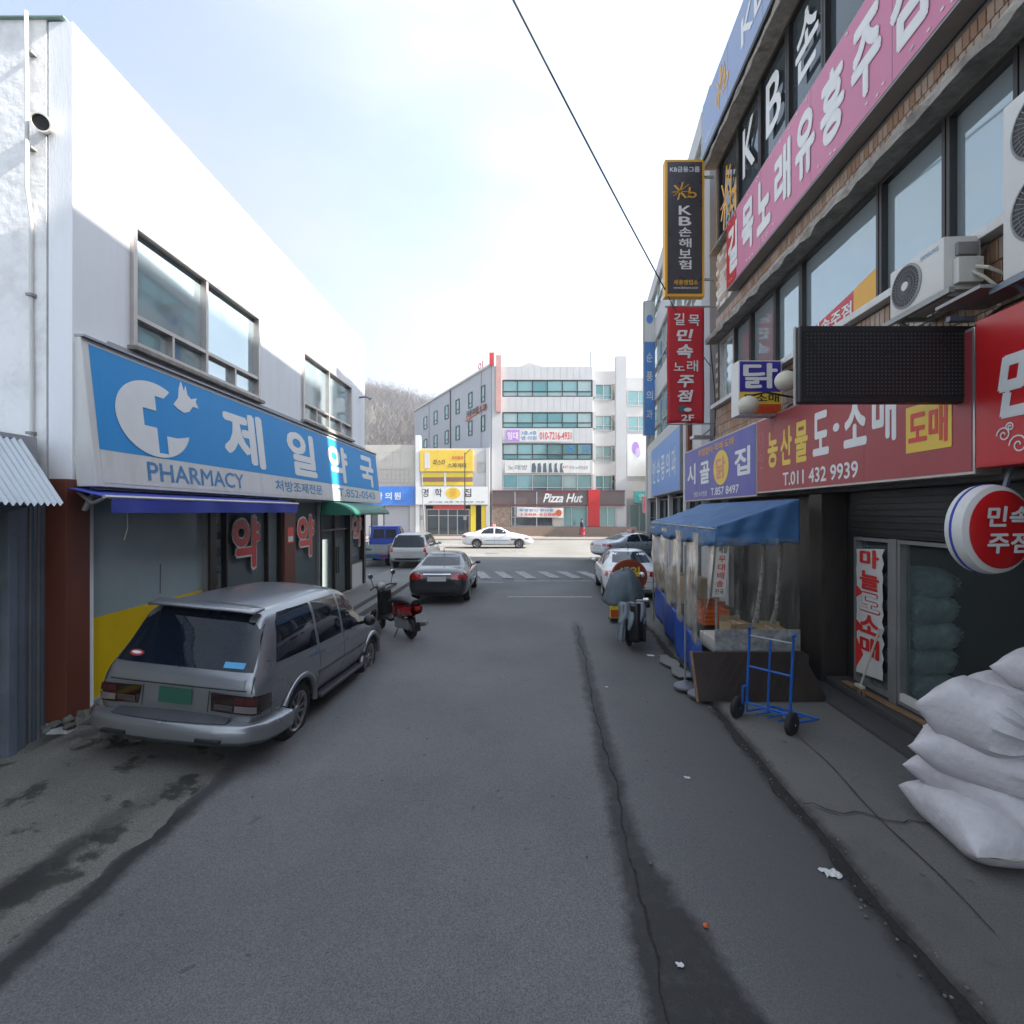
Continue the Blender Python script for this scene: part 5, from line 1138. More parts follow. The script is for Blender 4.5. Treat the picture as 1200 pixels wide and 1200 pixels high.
def car_body(t, st_, paint, axles, r, sx=1, sy=1, sz=1, lift=0):
    bm = bmesh.new(); rings = []
    for s in st_:
        rings.append([bm.verts.new((x*sx, y*sy, z*sz+lift)) for x, y, z in ring(*s)])
    n = len(rings[0])
    for a, b_ in zip(rings, rings[1:]):
        for k in range(n): bm.faces.new((a[k], a[(k+1) % n], b_[(k+1) % n], b_[k]))
    for rg_ in (rings[0], rings[-1]):
        c = V((0, 0, 0))
        for v in rg_: c += v.co
        cv = bm.verts.new(c/n)
        for k in range(n): bm.faces.new((rg_[k], rg_[(k+1) % n], cv))
    bmesh.ops.recalc_face_normals(bm, faces=bm.faces)
    me = bpy.data.meshes.new('body'); bm.to_mesh(me); bm.free()
    o = mesh_obj('tmp', me); md = o.modifiers.new('s', 'SUBSURF'); md.levels = md.render_levels = 2
    dg = bpy.context.evaluated_depsgraph_get(); m1 = bpy.data.meshes.new_from_object(o.evaluated_get(dg)); o.modifiers.clear(); o.data = m1
    bb = bmesh.new(); bb.from_mesh(m1); bvh = BVHTree.FromBMesh(bb); bb.free()
    wmax = max(s[1] for s in st_)*sx
    for y in axles:
        for s in (-1, 1):
            c = B(); c.lathe([(r+.055, 0), (r+.055, .6)], (s*(wmax-.27) if s > 0 else -(wmax-.27)-.6, y, r), 'x', 32); co_ = c.make('cut', paint, None)
            md = o.modifiers.new('b', 'BOOLEAN'); md.object = co_; md.operation = 'DIFFERENCE'; md.solver = 'EXACT'
            dg = bpy.context.evaluated_depsgraph_get(); dg.update(); m2 = bpy.data.meshes.new_from_object(o.evaluated_get(dg)); o.modifiers.clear(); o.data = m2
            bpy.data.objects.remove(co_)
    me = o.data; bpy.data.objects.remove(o); me.materials.clear(); me.materials.append(paint); me.name = 'body'
    for p in me.polygons: p.use_smooth = True
    bb = bmesh.new(); bb.from_mesh(me)
    for e in bb.edges:
        if len(e.link_faces) == 2 and e.calc_face_angle(0) > .6: e.smooth = False
    bb.to_mesh(me); bb.free()
    body = mesh_obj('body', me, t)
    bas, tyr, rim = wheel_meshes(r, .21, rim_m)
    for y in axles:
        for s in (-1, 1):
            x = s*(wmax-.125); wl = mesh_obj('wheel', bas, t); wl.location = (x, y, r)
            if s < 0: wl.rotation_euler = (0, 0, math.pi)
            mesh_obj('tyre', tyr, wl); mesh_obj('rim', rim, wl)
    return bvh
def S(poly, sx, sz, lift=0): return [(a*sx, c*sz+lift) for a, c in poly]
def sweep(prof, path, name, m, t, smooth=True):   # profile (outward, z) swept along path [(x,y)]
    b = B(); rings = []
    for i, (x, y) in enumerate(path):
        a = path[max(i-1, 0)]; c = path[min(i+1, len(path)-1)]; d = V((c[0]-a[0], c[1]-a[1])).normalized(); nrm = V((-d.y, d.x))
        rings.append([b.p(x+nrm.x*o, y+nrm.y*o, z) for o, z in prof])
    n = len(prof)
    for a, c in zip(rings, rings[1:]):
        for k in range(n): b.bm.faces.new((a[k], a[(k+1) % n], c[(k+1) % n], c[k]))
    b.bm.faces.new(rings[0][::-1]); b.bm.faces.new(rings[-1])
    return b.make(name, m, t, smooth=smooth)
def car_sedan(label, loc, rz, paint, cat='car', L=4.6, Wd=1.8, H_=1.46, name='parked_car', taxi=False, plate=plate_white, r=.315, lamps=lamp_red):
    t = thing(name, label, cat); sx, sy, sz = Wd/1.8, L/4.6, H_/1.46
    bvh = car_body(t, SEDAN, paint, (.98*sy, 3.68*sy), r, sx, sy, sz)
    for s in 'LR':
        for nm, poly in (('rear_door_window', [(1.22, .985), (2.06, .985), (2.06, 1.36), (1.72, 1.345), (1.40, 1.22)]), ('front_door_window', [(2.14, .985), (3.02, .975), (2.72, 1.20), (2.46, 1.32), (2.14, 1.365)])):
            decal(t, bvh, S(poly, sy, sz), s, nm, car_glass, .004, .10)
        seams(t, bvh, [((2.10*sy, .30), (2.10*sy, .96*sz)), ((3.15*sy, .32), (3.15*sy, .93*sz)), ((1.28*sy, .75), (1.10*sy, .95*sz)), ((1.28*sy, .42), (1.28*sy, .75)), ((1.3*sy, .29), (3.15*sy, .29))], s)
        for y in (1.42, 2.30): decal(t, bvh, S(rect(y, y+.17, .80, .825), sy, sz), s, 'door_handle', chrome, .018)
        decal(t, bvh, S([(.02, .74), (.30, .76), (.26, .90), (.04, .90)], sy, sz), s, 'tail_lamp_side', lamps, .006)
        decal(t, bvh, S([(4.05, .62), (4.45, .58), (4.38, .68), (4.02, .76)], sy, sz), s, 'headlamp_side', lamp_clear, .006)
    decal(t, bvh, S([(-.58, 1.09), (.58, 1.09), (.49, 1.37), (-.49, 1.37)], sx, sz), 'B', 'rear_window', car_glass, .004)
    decal(t, bvh, S([(-.64, 1.04), (.64, 1.04), (.51, 1.36), (-.51, 1.36)], sx, sz), 'F', 'windscreen', car_glass, .004)
    for s in (-1, 1):
        decal(t, bvh, S([(s*.40, .76), (s*.80, .74), (s*.80, .89), (s*.42, .90)], sx, sz), 'B', 'tail_lamp', lamps, .008)
        decal(t, bvh, S([(s*.42, .60), (s*.72, .56), (s*.72, .68), (s*.44, .66)], sx, sz), 'F', 'headlight', lamp_clear, .008)
        m_ = B(); m_.ball((s*(.90*sx+.09), 2.86*sy, 1.0*sz), .085, 8, .75); mi = m_.make('mirror', paint, t, smooth=True)
        B().bar((s*.86*sx, 2.9*sy, .95*sz), (s*(.90*sx+.05), 2.87*sy, .97*sz), .04).make('mirror_arm', black, mi)
    decal(t, bvh, S(rect(-.27, .27, .70, .83), sx, sz), 'B', 'number_plate', plate, .012, .3)
    decal(t, bvh, S(rect(-.40, .40, .885, .91), sx, sz), 'B', 'chrome_strip', chrome if paint is not white_paint else pale_silver, .012)
    seams(t, bvh, [((-.72*sx, .60*sz), (.72*sx, .60*sz))], 'B', name='bumper_gap'); seams(t, bvh, [((-.45*sx, .33*sz), (.45*sx, .33*sz))], 'B', black, .09, 'lower_valance')
    decal(t, bvh, S(rect(-.35, .35, .36, .52), sx, sz), 'F', 'grille', black, .006)
    if taxi:
        z = H_+.0; B().slab([(-.28, z-.02), (.28, z-.02), (.22, z+.15), (-.22, z+.15)], 2.05*sy-.1, 2.05*sy+.1).make('taxi_roof_light', mat('pink_roof_light', (.62, .22, .2), .4), t, bevel=.02)
        lettering(t, facing(2.05*sy-.101), [('TAXI', -.18, .18, z+.02, z+.11, .02)], letter_white, .003)
        for s in 'LR':
            decal(t, bvh, S(rect(1.5, 3.0, .52, .55), sy, sz), s, 'side_stripe', letter_blue, .007); decal(t, bvh, S(rect(3.16, 3.5, .55, .66), sy, sz), s, 'side_sticker', cloth_grey, .007)
    B().tube([(0, 1.62*sy, 1.42*sz), (0, 1.5*sy, 1.42*sz+.12)], .012, 6).make('antenna', black, t)
    t.location = loc; t.rotation_euler = (0, 0, rz)
    return t
car_sedan('dark grey sedan with red tail lamps parked in the lane ahead', (-2.17, 14.75, 0), R(-.5), dark_paint, L=4.5, plate=plate_white)
car_sedan('white sedan parked nose away beside the covered scooter', (3.66, 15.2, 0), R(-5), white_paint, L=4.6, Wd=1.84, H_=1.5)
car_sedan('white taxi with pink roof light crossing on the sunlit main road', (-3.4, 35.2, .25), R(-90), white_paint, 'taxi', L=4.85, Wd=1.84, H_=1.47, name='taxi', taxi=True)
car_sedan('pale silver taxi turning behind the white parked sedan', (4.5, 27.0, .15), R(-66), pale_silver, 'taxi', L=4.8, Wd=1.84, H_=1.47, name='taxi', taxi=True)

def car_suv(label, loc, rot, paint, sx=1, sy=1, sz=1, hero=False, name='parked_suv', cat='car', plate=plate_green, r=.365):
    t = thing(name, label, cat); bvh = car_body(t, SUVST, paint, (.98*sy, 3.61*sy), r*sz if not hero else r, sx, sy, sz)
    for s in 'LR':
        for nm, poly in (('quarter_window', [(.40, 1.10), (1.42, 1.075), (1.42, 1.615), (.66, 1.605), (.55, 1.52)]), ('rear_door_window', [(1.50, 1.075), (2.26, 1.07), (2.26, 1.62), (1.50, 1.62)]), ('front_door_window', [(2.34, 1.07), (3.16, 1.06), (3.0, 1.28), (2.76, 1.52), (2.34, 1.61)])):
            decal(t, bvh, S(poly, sy, sz), s, nm, car_glass, .004, .10)
        seams(t, bvh, [((2.30*sy, .42), (2.30*sy, 1.05*sz)), ((3.28*sy, .42), (3.28*sy, 1.0*sz)), ((1.46*sy, .42), (1.46*sy, 1.05*sz)), ((1.46*sy, .40), (3.28*sy, .40))], s)
        for y in (1.58, 2.42): decal(t, bvh, S(rect(y, y+.17, .93, .97), sy, sz), s, 'door_handle', paint if not hero else alu_dull, .02)
        decal(t, bvh, S([(.03, .65), (.28, .66), (.24, .83), (.03, .84)], sy, sz), s, 'tail_lamp_side', lamp_smoke if hero else lamp_red, .008, .05)
        decal(t, bvh, S(rect(1.5, 3.26, .665, .715), sy, sz), s, 'side_moulding', paint, .014)
    decal(t, bvh, S([(-.76, 1.06), (.76, 1.06), (.66, 1.61), (-.66, 1.61)], sx, sz), 'B', 'rear_window', car_glass, .006)
    decal(t, bvh, S([(-.70, 1.14), (.70, 1.14), (.60, 1.58), (-.60, 1.58)], sx, sz), 'F', 'windscreen', car_glass, .004)
    for s in (-1, 1):
        if hero:
            decal(t, bvh, [(s*.40, .66), (s*.87, .64), (s*.87, .83), (s*.38, .85)], 'B', 'tail_lamp', lamp_smoke, .012, .05)
            decal(t, bvh, [(s*.65, .67), (s*.85, .66), (s*.85, .73), (s*.65, .735)], 'B', 'clear_lamp', lamp_clear, .018, .05); decal(t, bvh, [(s*.43, .68), (s*.63, .675), (s*.63, .735), (s*.43, .74)], 'B', 'clear_lamp', mat('dim_lamp_lens', (.06, .045, .045), .1, coat=1), .018, .05)
            decal(t, bvh, [(s*.65, .75), (s*.85, .745), (s*.85, .815), (s*.65, .825)], 'B', 'red_lamp', mat('deep_red_lens', (.06, .006, .006), .1, coat=1), .018, .05)
        else:
            decal(t, bvh, S([(s*.70, .86), (s*.84, .84), (s*.82, 1.18), (s*.74, 1.2)], sx, sz), 'B', 'tail_lamp', lamp_red, .01, .06)
        decal(t, bvh, S([(s*.46, .66), (s*.74, .64), (s*.74, .80), (s*.46, .80)], sx, sz), 'F', 'headlight', lamp_clear, .008)
        m_ = B(); m_.ball((s*(.915*sx+.10), 3.02*sy, 1.13*sz), .10, 8, .85); mi = m_.make('mirror', black if hero else paint, t, smooth=True)
        B().bar((s*.84*sx, 3.06*sy, 1.06*sz), (s*(.9*sx+.05), 3.03*sy, 1.10*sz), .05).make('mirror_arm', black, mi)
    t.location = loc; t.rotation_euler = rot
    return t, bvh
# white boxy car beyond the sedan
tw, bv = car_suv('pearl white boxy wagon parked at the street mouth beside the blue truck', (-4.68, 23.0, .06), (0, 0, R(-1)), pearl_paint, sx=.97, sy=.95, sz=.98, plate=plate_white)
decal(tw, bv, rect(-.26, .26, .62, .74), 'B', 'number_plate', plate_white, .014, .3); seams(tw, bv, [((-.62, .52), (.62, .52))], 'B', black, .09, 'bumper_strip')
seams(tw, bv, [((-.68, .80), (.68, .80))], 'B', name='bumper_gap')
# the silver wagon in front
t, bv = car_suv('silver-grey estate wagon parked half on the kerb in front of the pharmacy', (-3.60, 5.36, .0), (R(-2.0), R(4.8), R(-3.4)), silver_paint, hero=True)
hero = t
prof = [(0, .32), (.10, .34), (.16, .40), (.165, .50), (.145, .55), (.13, .56), (.0, .57)]
path = [(.895, .52), (.893, .45), (.88, .3), (.84, .15), (.74, .05), (.5, -.01), (0, -.03), (-.5, -.01), (-.74, .05), (-.84, .15), (-.88, .3), (-.893, .45), (-.895, .52)]
sweep([(o, z) for o, z in prof], path, 'rear_bumper', silver_paint, t)
sweep([(.0, .572), (.12, .561), (.125, .572), (-.03, .63)], [(.60, .035), (.4, -.0), (0, -.025), (-.4, -.0), (-.60, .035)], 'bumper_step_pad', mat('ribbed_grey_step', (.05, .052, .06), .5, var=.1), t)
for s in (-1, 1): B().box(s*.50-.13, s*.50+.13, -.195, -.16, .40, .44).make('bumper_slot', black, t, bevel=.008)
B().lathe([(.0, 0)]*0+[(.12, .0), (.12, .01)], (0, 0, 0), 'x', 4) if False else None
plp = decal(t, bv, rect(-.18, .18, .70, .86), 'B', 'number_plate', plate_green, .016, .3)
decal(t, bv, [(-.72, .90), (.72, .90), (.72, 1.0), (.1, .985), (-.1, .985), (-.72, 1.0)], 'B', 'tailgate_garnish', silver_paint, .012, .08)
seams(t, bv, [((-.75, .885), (.75, .885)), ((-.80, .86), (-.79, 1.02)), ((.80, .86), (.79, 1.02)), ((-.36, .64), (-.36, .86)), ((.36, .64), (.36, .86))], 'B', name='tailgate_gap')
decal(t, bv, disc(-.56, 1.14, .085, .032, 14), 'B', 'oval_sticker', mat('dull_red_sticker', (.30, .03, .03), .4), .012, .3); decal(t, bv, disc(-.56, 1.142, .06, .014, 10), 'B', 'sticker_print', letter_white, .015, .3); decal(t, bv, [(.44, 1.085), (.66, 1.085), (.66, 1.14), (.44, 1.14)], 'B', 'blue_sticker', mat('light_blue_sticker', (.08, .35, .62), .4), .012, .3)
# rear wiper, spoiler lip, roof rails, running boards, arches
B().bar((-.02, .17, 1.06), (-.46, .19, 1.085), .018, .01).make('rear_wiper', black, t)
B().grid(lambda i, j: ((-.63+1.26*i)*(1-.02*j), .44-.18*j-.05*(1-(2*i-1)**2)*j, 1.705-.03*j-.02*(2*i-1)**4), 14, 3).make('roof_spoiler', silver_paint, t, smooth=True, thick=.025)
for s in (-1, 1):
    B().box(s*.86-.10, s*.86+.10, 1.50, 3.10, .36, .41).make('running_board', mat('dark_step', (.05, .05, .055), .5), t, bevel=.02)
    for y in (.98, 3.61):
        pts = [(s*.893, y+.435*math.cos(a), .365+.435*math.sin(a)) for a in fr(R(2), R(178), 22)]
        B().tube(pts, .040, 8, squash=1.0).make('wheel_arch', silver_paint, t, smooth=True)
lettering(t, facing(-.03), [('TDI', .52, .66, .955, .978, .0)], chrome, .02) if False else None
lettering(t, frame((.945, 0, 0), (0, 1), (1, 0)), [('TURBO', 1.02, 1.34, 1.0, 1.04, .03, .2)], letter_blue, .0, 'side_lettering')
B().tube([(-.76, .62, 1.70), (-.78, .60, 2.05)], .005, 5).make('antenna', black, t)
# headrests/interior silhouettes are hidden by the tint

# blue pickup truck, rear part seen past the pharmacy corner
tk = thing('pickup_truck', 'blue cab-over pickup truck with grey load bed behind the pharmacy corner', 'truck', (-6.72, 24.2, .08))
x0, y0, z0 = -6.72, 24.2, .08
T = ROOT[tk]
def tb(a, b_, c, d, e, f, nm, m, **k): return B(T).box(a, b_, c, d, e, f).make(nm, m, tk, **k)
tb(-.84, .84, 0, 2.7, .62, .70, 'bed_floor', truck_grey)
for s in (-1, 1): tb(s*.84-.02, s*.84+.02, 0, 2.7, .701, 1.08, 'side_board', truck_grey)
tb(-.82, .82, -.03, .0, .70, 1.08, 'tailgate', truck_grey); tb(-.84, .84, -.02, .12, .42, .615, 'rear_valance', truck_blue)
B(T).slab([(-.3, .95), (.1, .87), (.1, .80), (-.3, .80)], -.034, -.031).make('green_sticker', green_cloth, tk)
tb(-.3, .3, -.035, -.021, .46, .58, 'number_plate', plate_green)
for s in (-1, 1): tb(s*.66-.12, s*.66+.12, -.04, -.021, .48, .59, 'tail_lamp', lamp_red)
for s in (-1, 1): tb(s*.35-.05, s*.35+.05, .1, 4.4, .45, .61, 'chassis_rail', black)
cab = B(T).prism([(-.84, 2.82), (.84, 2.82), (.84, 4.1), (.78, 4.45), (-.78, 4.45), (-.84, 4.1)], .5, 1.15).make('cab_body', truck_blue, tk, bevel=.03)
b = B(T)
v = [b.p(x, y, z) for x, y, z in ((-.83, 2.83, 1.152), (.83, 2.83, 1.152), (.82, 4.3, 1.152), (-.82, 4.3, 1.152), (-.70, 2.9, 1.88), (.70, 2.9, 1.88), (.68, 3.75, 1.88), (-.68, 3.75, 1.88))]
for f in ((0, 3, 2, 1), (4, 5, 6, 7), (0, 1, 5, 4), (1, 2, 6, 5), (2, 3, 7, 6), (3, 0, 4, 7)): b.bm.faces.new([v[i] for i in f])
b.make('cab_roof', truck_blue, tk, bevel=.05, smooth=True)
for a, c in ((-.62, -.04), (.04, .62)):
    b = B(T); vv = [b.p(x, y, z) for x, y, z in ((a, 2.83, 1.25), (c, 2.83, 1.25), (c*.93, 2.875, 1.70), (a*.93, 2.875, 1.70))]; b.bm.faces.new(vv); b.make('rear_window', car_glass, tk, thick=-.02)
for s in (-1, 1):
    b = B(T); vv = [b.p(x, y, z) for x, y, z in ((s*.835, 3.1, 1.22), (s*.83, 4.1, 1.22), (s*.72, 3.75, 1.76), (s*.735, 3.1, 1.76))]; b.bm.faces.new(vv); b.make('side_window', car_glass, tk, thick=.02)
bas, tyr, rim = wheel_meshes(.30, .2, rim_m)
for y in (.75, 3.5):
    for s in (-1, 1):
        wl = mesh_obj('wheel', bas, tk); wl.location = (s*.70, y, .30); wl.rotation_euler = (0, 0, 0 if s > 0 else math.pi); mesh_obj('tyre', tyr, wl); mesh_obj('rim', rim, wl)
B(T).tube([(-.8, 2.75, 1.2), (-.8, 2.75, 1.85), (.8, 2.75, 1.85), (.8, 2.75, 1.2)], .025, 8).make('cab_guard', truck_blue, tk, smooth=True)
for s in (-1, 1): B(T).box(s*.98-.09, s*.98+.09, 4.0, 4.05, 1.15, 1.42).make('mirror', black, tk, bevel=.02)

# ---------------------------------------------------------------- scooters (local: +y forward)
def scooter(label, loc, rz, bodym, covered=False, lean=6):
    t = thing('scooter', label, 'scooter'); bas, tyr, rim = wheel_meshes(.225, .11, rim_m, 5)
    for y in (0, 1.22):
        wl = mesh_obj('wheel', bas, t); wl.location = (0, y, .225); mesh_obj('tyre', tyr, wl); mesh_obj('rim', rim, wl)
    # rear body fairing
    def fair(i, j):
        a = j*2*math.pi; y = -.30+.85*i; wv = (.05+.13*math.sin(math.pi*min(1, .25+i*.9))**.7); zc = .62-.08*i; h = .12+.06*i
        return (wv*math.cos(a), y, zc+h*math.sin(a)+.04*(1-i))
    B().grid(fair, 14, 18, wrap=True).make('rear_fairing', bodym, t, smooth=True)
    B().grid(lambda i, j: ((.13-.03*abs(i-.5))*(2*j-1), -.28+.80*i, .80+.05*math.sin(i*3.1)-.05*(2*j-1)**2-.03*i), 14, 8).make('seat', black, t, smooth=True, thick=-.07)
    B().grid(lambda i, j: (.15*(2*j-1), .50+.42*i, .33+.02*math.sin(i*3)), 6, 4).make('footboard', black, t, thick=-.06)
    def shield(i, j):
        u = 2*j-1; return (.20*u*(1-.25*i), 1.02-.10*i+.09*(u*u)*-1+.02, .30+.66*i)
    B().grid(shield, 12, 10).make('leg_shield', black, t, smooth=True, thick=.03)
    B().grid(lambda i, j: (.10*math.cos(j*math.pi)*(1-.3*i), 1.06+.09*math.sin(j*math.pi)*(1-.3*i), .42+.55*i), 10, 10).make('front_fairing', black, t, smooth=True, thick=.01)
    B().grid(lambda i, j: (.08*(2*j-1), 1.22+.26*math.cos(R(20+i*150)), .225+.26*math.sin(R(20+i*150))), 12, 4).make('front_mudguard', bodym, t, smooth=True, thick=.012)
    B().grid(lambda i, j: (.08*(2*j-1), -.0+.27*math.cos(R(60+i*130)), .235+.27*math.sin(R(60+i*130))), 12, 4).make('rear_mudguard', black, t, smooth=True, thick=.012)
    B().tube([(0, 1.20, .23), (0, 1.02, .95)], .028, 10).make('steering_column', black, t, smooth=True)
    for s in (-1, 1): B().tube([(s*.075, 1.22, .225), (s*.07, 1.10, .62)], .022, 8).make('fork', alu_dull, t, smooth=True)
    B().tube([(-.34, .88, 1.03), (-.2, .96, 1.05), (0, 1.0, 1.02), (.2, .96, 1.05), (.34, .88, 1.03)], .018, 8).make('handlebar', black, t, smooth=True)
    B().ball((0, 1.03, 1.02), .12, 8, .8).make('headlamp_cowl', alu_dull if not covered else black, t, smooth=True)
    for s in (-1, 1):
        mi = B().tube([(s*.22, .95, 1.05), (s*.28, .93, 1.27)], .008, 6).make('mirror_stem', black, t); B().lathe([(.001, -.012), (.055, -.01), (.06, .0), (.001, .006)], (s*.29, .925, 1.31), 'y', 16).make('mirror_glass', chrome, mi)
    B().box(-.07, .07, -.36, -.30, .66, .74).make('tail_lamp', lamp_red, t, bevel=.015)
    B().box(-.08, .08, -.37, -.355, .42, .58).make('number_plate', plate_white, t)
    B().tube([(.13, .1, .25), (.15, -.2, .30), (.15, -.42, .36)], [.035, .05, .045], 10).make('exhaust', alu_dull, t, smooth=True)
    B().box(-.10, .10, -.05, .45, .20, .42).make('engine', alu_dull, t, bevel=.03)
    B().tube([(-.06, .35, .2), (-.2, .33, .02)], .012, 6).make('side_stand', black, t)
    t.location = loc; t.rotation_euler = (0, R(-lean), rz); return t
scooter('red and black scooter standing between the silver wagon and the dark sedan', (-2.16, 10.95, .0), R(46), scooter_red)
s2 = scooter('black scooter under a draped grey cover beside the stall', (2.34, 10.2, .03), R(-14), black, True, 2)
# top box and red lamp of the covered scooter
B().box(.14, .42, -.35, -.1, .82, .98).make('rear_lamp_box', lamp_smoke, s2, bevel=.03)
cv = thing('scooter_cover', 'grey-green cloth draped over the black scooter handlebars and seat', 'cover', (2.34, 10.2, .03))
def drape(i, j):
    a = j*2*math.pi; k = i; rx = .40*k**.8; ry = .56*k**.8; fo = 1+.10*k*math.sin(a*2+1)+.06*k*math.sin(a*5+1)+.012*k*math.sin(a*13)
    z = 1.50+.03*math.sin(a+.5)-.06*k-.58*k**3.0+.03*math.sin(a*3)*k+.05*math.sin(a*2+.6)*k
    return (2.34+rx*math.cos(a)*fo-.04, 10.55+ry*math.sin(a)*fo, z)
def drape2(i, j):
    x, y, z = drape(i, j); n_ = NZ.noise(V((x*4, y*4, z*4)))*.05+NZ.noise(V((x*11, y*11, z*7)))*.022; return (x+n_*i, y+n_*i, z+n_*.6)
B().grid(drape2, 26, 80, wrap=True).make('cloth', cloth_grey, cv, smooth=True, thick=.008)
def skirt(i, j):
    x = 2.10+.50*i; z = .98-.55*j*(.7+.3*math.sin(i*3)); return (x+.03*math.sin(j*4)-.05, 9.80+.03*math.sin(i*20+j*3)-.05*math.sin(j*3.1), z)
B().grid(skirt, 30, 12).make('pale_lower_cloth', cloth_pale, cv, smooth=True, thick=.006)
B().grid(lambda i, j: (2.16+.40*i, 9.77+.05*math.sin(i*9)-.03*math.sin(j*3), .96-.74*j), 20, 10).make('black_apron', mat('black_vinyl', (.010, .010, .011), .4, var=.2, bump=.4, bscale=9), cv, smooth=True, thick=.01)
B().grid(lambda i, j: (2.02+.16*i+.02*math.sin(j*5), 9.78+.04*math.sin(i*9), .95-.72*j), 8, 12).make('pale_side_cloth', cloth_pale, cv, smooth=True, thick=.006)
# round orange standing sign
t = thing('standing_sign', 'round orange sale sign with yellow post standing behind the covered scooter', 'sign', (2.75, 12.6, .05))
G = facing(12.6)
B(G).slab(disc(2.88, 1.12, .44, .42, 36), -.05, .05).make('round_board', mat('rusty_orange_board', (.26, .045, .010), .5), t); B(G).slab(disc(2.88, 1.12, .39, .37, 36), .051, .056).make('round_face', mat('dark_orange_face', (.20, .028, .010), .5), t)
lettering(t, G, [('세일', 2.60, 3.14, 1.12, 1.36, .06)], letter_yellow, .06)
B(G).box(2.42, 2.62, -.05, .04, .1, .95).make('yellow_post', yellow, t); flat(G, rect(2.44, 2.60, .42, .62), .041, 'blue_panel', blue_cloth, t); lettering(t, G, [('E', 2.47, 2.57, .45, .59, .04)], letter_white, .048)
flat(G, rect(2.42, 2.62, .12, .30), .041, 'orange_panel', orange, t); B(G).box(2.40, 3.2, -.15, .15, .05, .10).make('foot', black, t)
# small litter and bottles
for k, (x, y, z, s, lb) in enumerate(((2.38, 3.82, .006, .06, 'crumpled white paper scrap on the asphalt near the kerb'), (1.46, 7.9, .004, .02, 'tiny white scrap beside the tyre-dark crack'), (1.0, 3.05, .004, .02, 'small pale cigarette end on the damp stain'), (2.6, 9.6, .01, .06, 'white crumpled cup near the scooter wheel'), (1.78, 5.2, .004, .025, 'thin white paper sliver in mid lane'))):
    b = B(); b.grid(lambda i, j: (x+s*(i-.5)*2+.2*s*math.sin(j*5), y+s*(j-.5)*1.6+.2*s*math.sin(i*7), z+s*.35*abs(NZ.noise(V((i*3+k, j*3, 0))))), 6, 6)
    props(b.make('paper_scrap', litter, None, smooth=False, thick=.002), lb, 'litter')
props(B().ball((1.26, 3.33, .012), .02, 5, .6).make('leaf_scrap', orange, None), 'small orange-red scrap on the damp stain', 'litter')
b = B(); b.prism([(2.55+.05*math.sin(k*1.7)+(.35 if k < 8 else .12)*(1 if k < 8 else 1), 8.2+.18*(k if k < 8 else 15-k)) for k in range(16)], .04, .062)
props(b.make('cement_patch', concrete_pale, None), 'pale crumbling cement patch at the kerb by the stall poles', 'patch')

# ---------------------------------------------------------------- far side of the main road
FY = 50.0
pz = thing('office_block', 'large five-storey pale office block with teal window bands across the road', 'building', (4, 52, .38))
PF = facing(FY)
ZT = 16.9
foot = [(-1.95, FY), (7.9, FY), (8.2, FY+1.6), (10.4, FY+1.6), (13.0, FY+10), (10, 76), (-13.7, 72.8)]
fb = [(4.65, 6.4), (7.8, 9.4), (10.9, 12.45), (13.95, 15.6)]
sl_ = [(.4, 4.65)]+[(a[1], b_[0]) for a, b_ in zip(fb, fb[1:])]+[(15.6, ZT)]
for k, (z0, z1) in enumerate(sl_[1:], 1):
    B().prism(foot, z0, z1).make('floor_band', far_white, pz)
core = [(-1.3, FY+.25), (7.7, FY+.25), (8.0, FY+1.9), (10.0, FY+1.9), (12.5, FY+10), (9.6, 75.5), (-13.2, 72.3)]
B().prism(core, .4, ZT-.1).make('core', glass_dark, pz)
B(PF).box(-1.95, -.95, -.3, .12, .4, ZT+.01).make('corner_column', far_white, pz)
B(PF).box(10.15, 11.15, -.6, .1, .4, ZT+1.0).make('corner_column', far_white, pz)
for (z0, z1) in fb:
    us = fr(-.92, 7.85, 6)
    window(pz, PF, us[0], us[-1], z0, z1, .0, cols=us[1:-1], rows=(z0+.52,) if z0 > 5 else (z0+.45,), fm=dark_frame if z0 > 5 else alu, gm=teals, fw=.09, d=.2)
    window(pz, facing(FY+1.6), 8.25, 10.1, z0, z1, .0, cols=(9.2,), rows=(z0+.52,), fm=alu, gm=teals, fw=.09, d=.2)
    B(PF).box(7.88, 8.2, -1.5, -.02, z0, z1).make('recess_wall', far_white, pz)
for k, (z0, z1) in enumerate(sl_[1:], 1):
    for q in range(14): B(PF).box(-.93+q*.628+.01, -.93+(q+1)*.628-.012, .002, .035, z0+.01, z1-.01).make('cladding_panel', far_white, pz)
# left side wall, its shade put in as grey-blue colour, with windows
dx, dy = -13.7+1.95, 72.8-FY; ln = math.hypot(dx, dy)
SFm = frame((-1.95, FY, 0), (dx/ln, dy/ln), (-dy/ln, dx/ln))
B(SFm).box(.02, ln, .0, .15, .4, ZT).make('side_wall', far_grey, pz)
B(SFm).box(-.05, ln+.1, -.2, .35, ZT+.02, ZT+.2).make('parapet_cap', far_white, pz)
for px in (568, 553, 538, 525, 512, 500):
    k = (px-600)/600; # crossing of the sight line with the wall line
    s = (k*FY+1.95)/(dx-k*dy)*ln
    for z0, z1 in ((13.75, 15.4), (10.8, 12.4)):
        window(pz, SFm, s-.45-.012*s, s+.45+.012*s, z0, z1, .2, rows=(z0+.5,), fm=dark_frame, gm=glass_teal, fw=.1, d=.06)
for s in (2.2, 11, 19): B(SFm).box(s, s+.15, .151, .25, .4, ZT).make('downpipe', dark_frame if s == 11 else far_grey, pz)
t = thing('script_sign', 'small red and white script sign on the shaded side wall of the office block', 'sign', SFm @ V((4, .3, 12.7)))
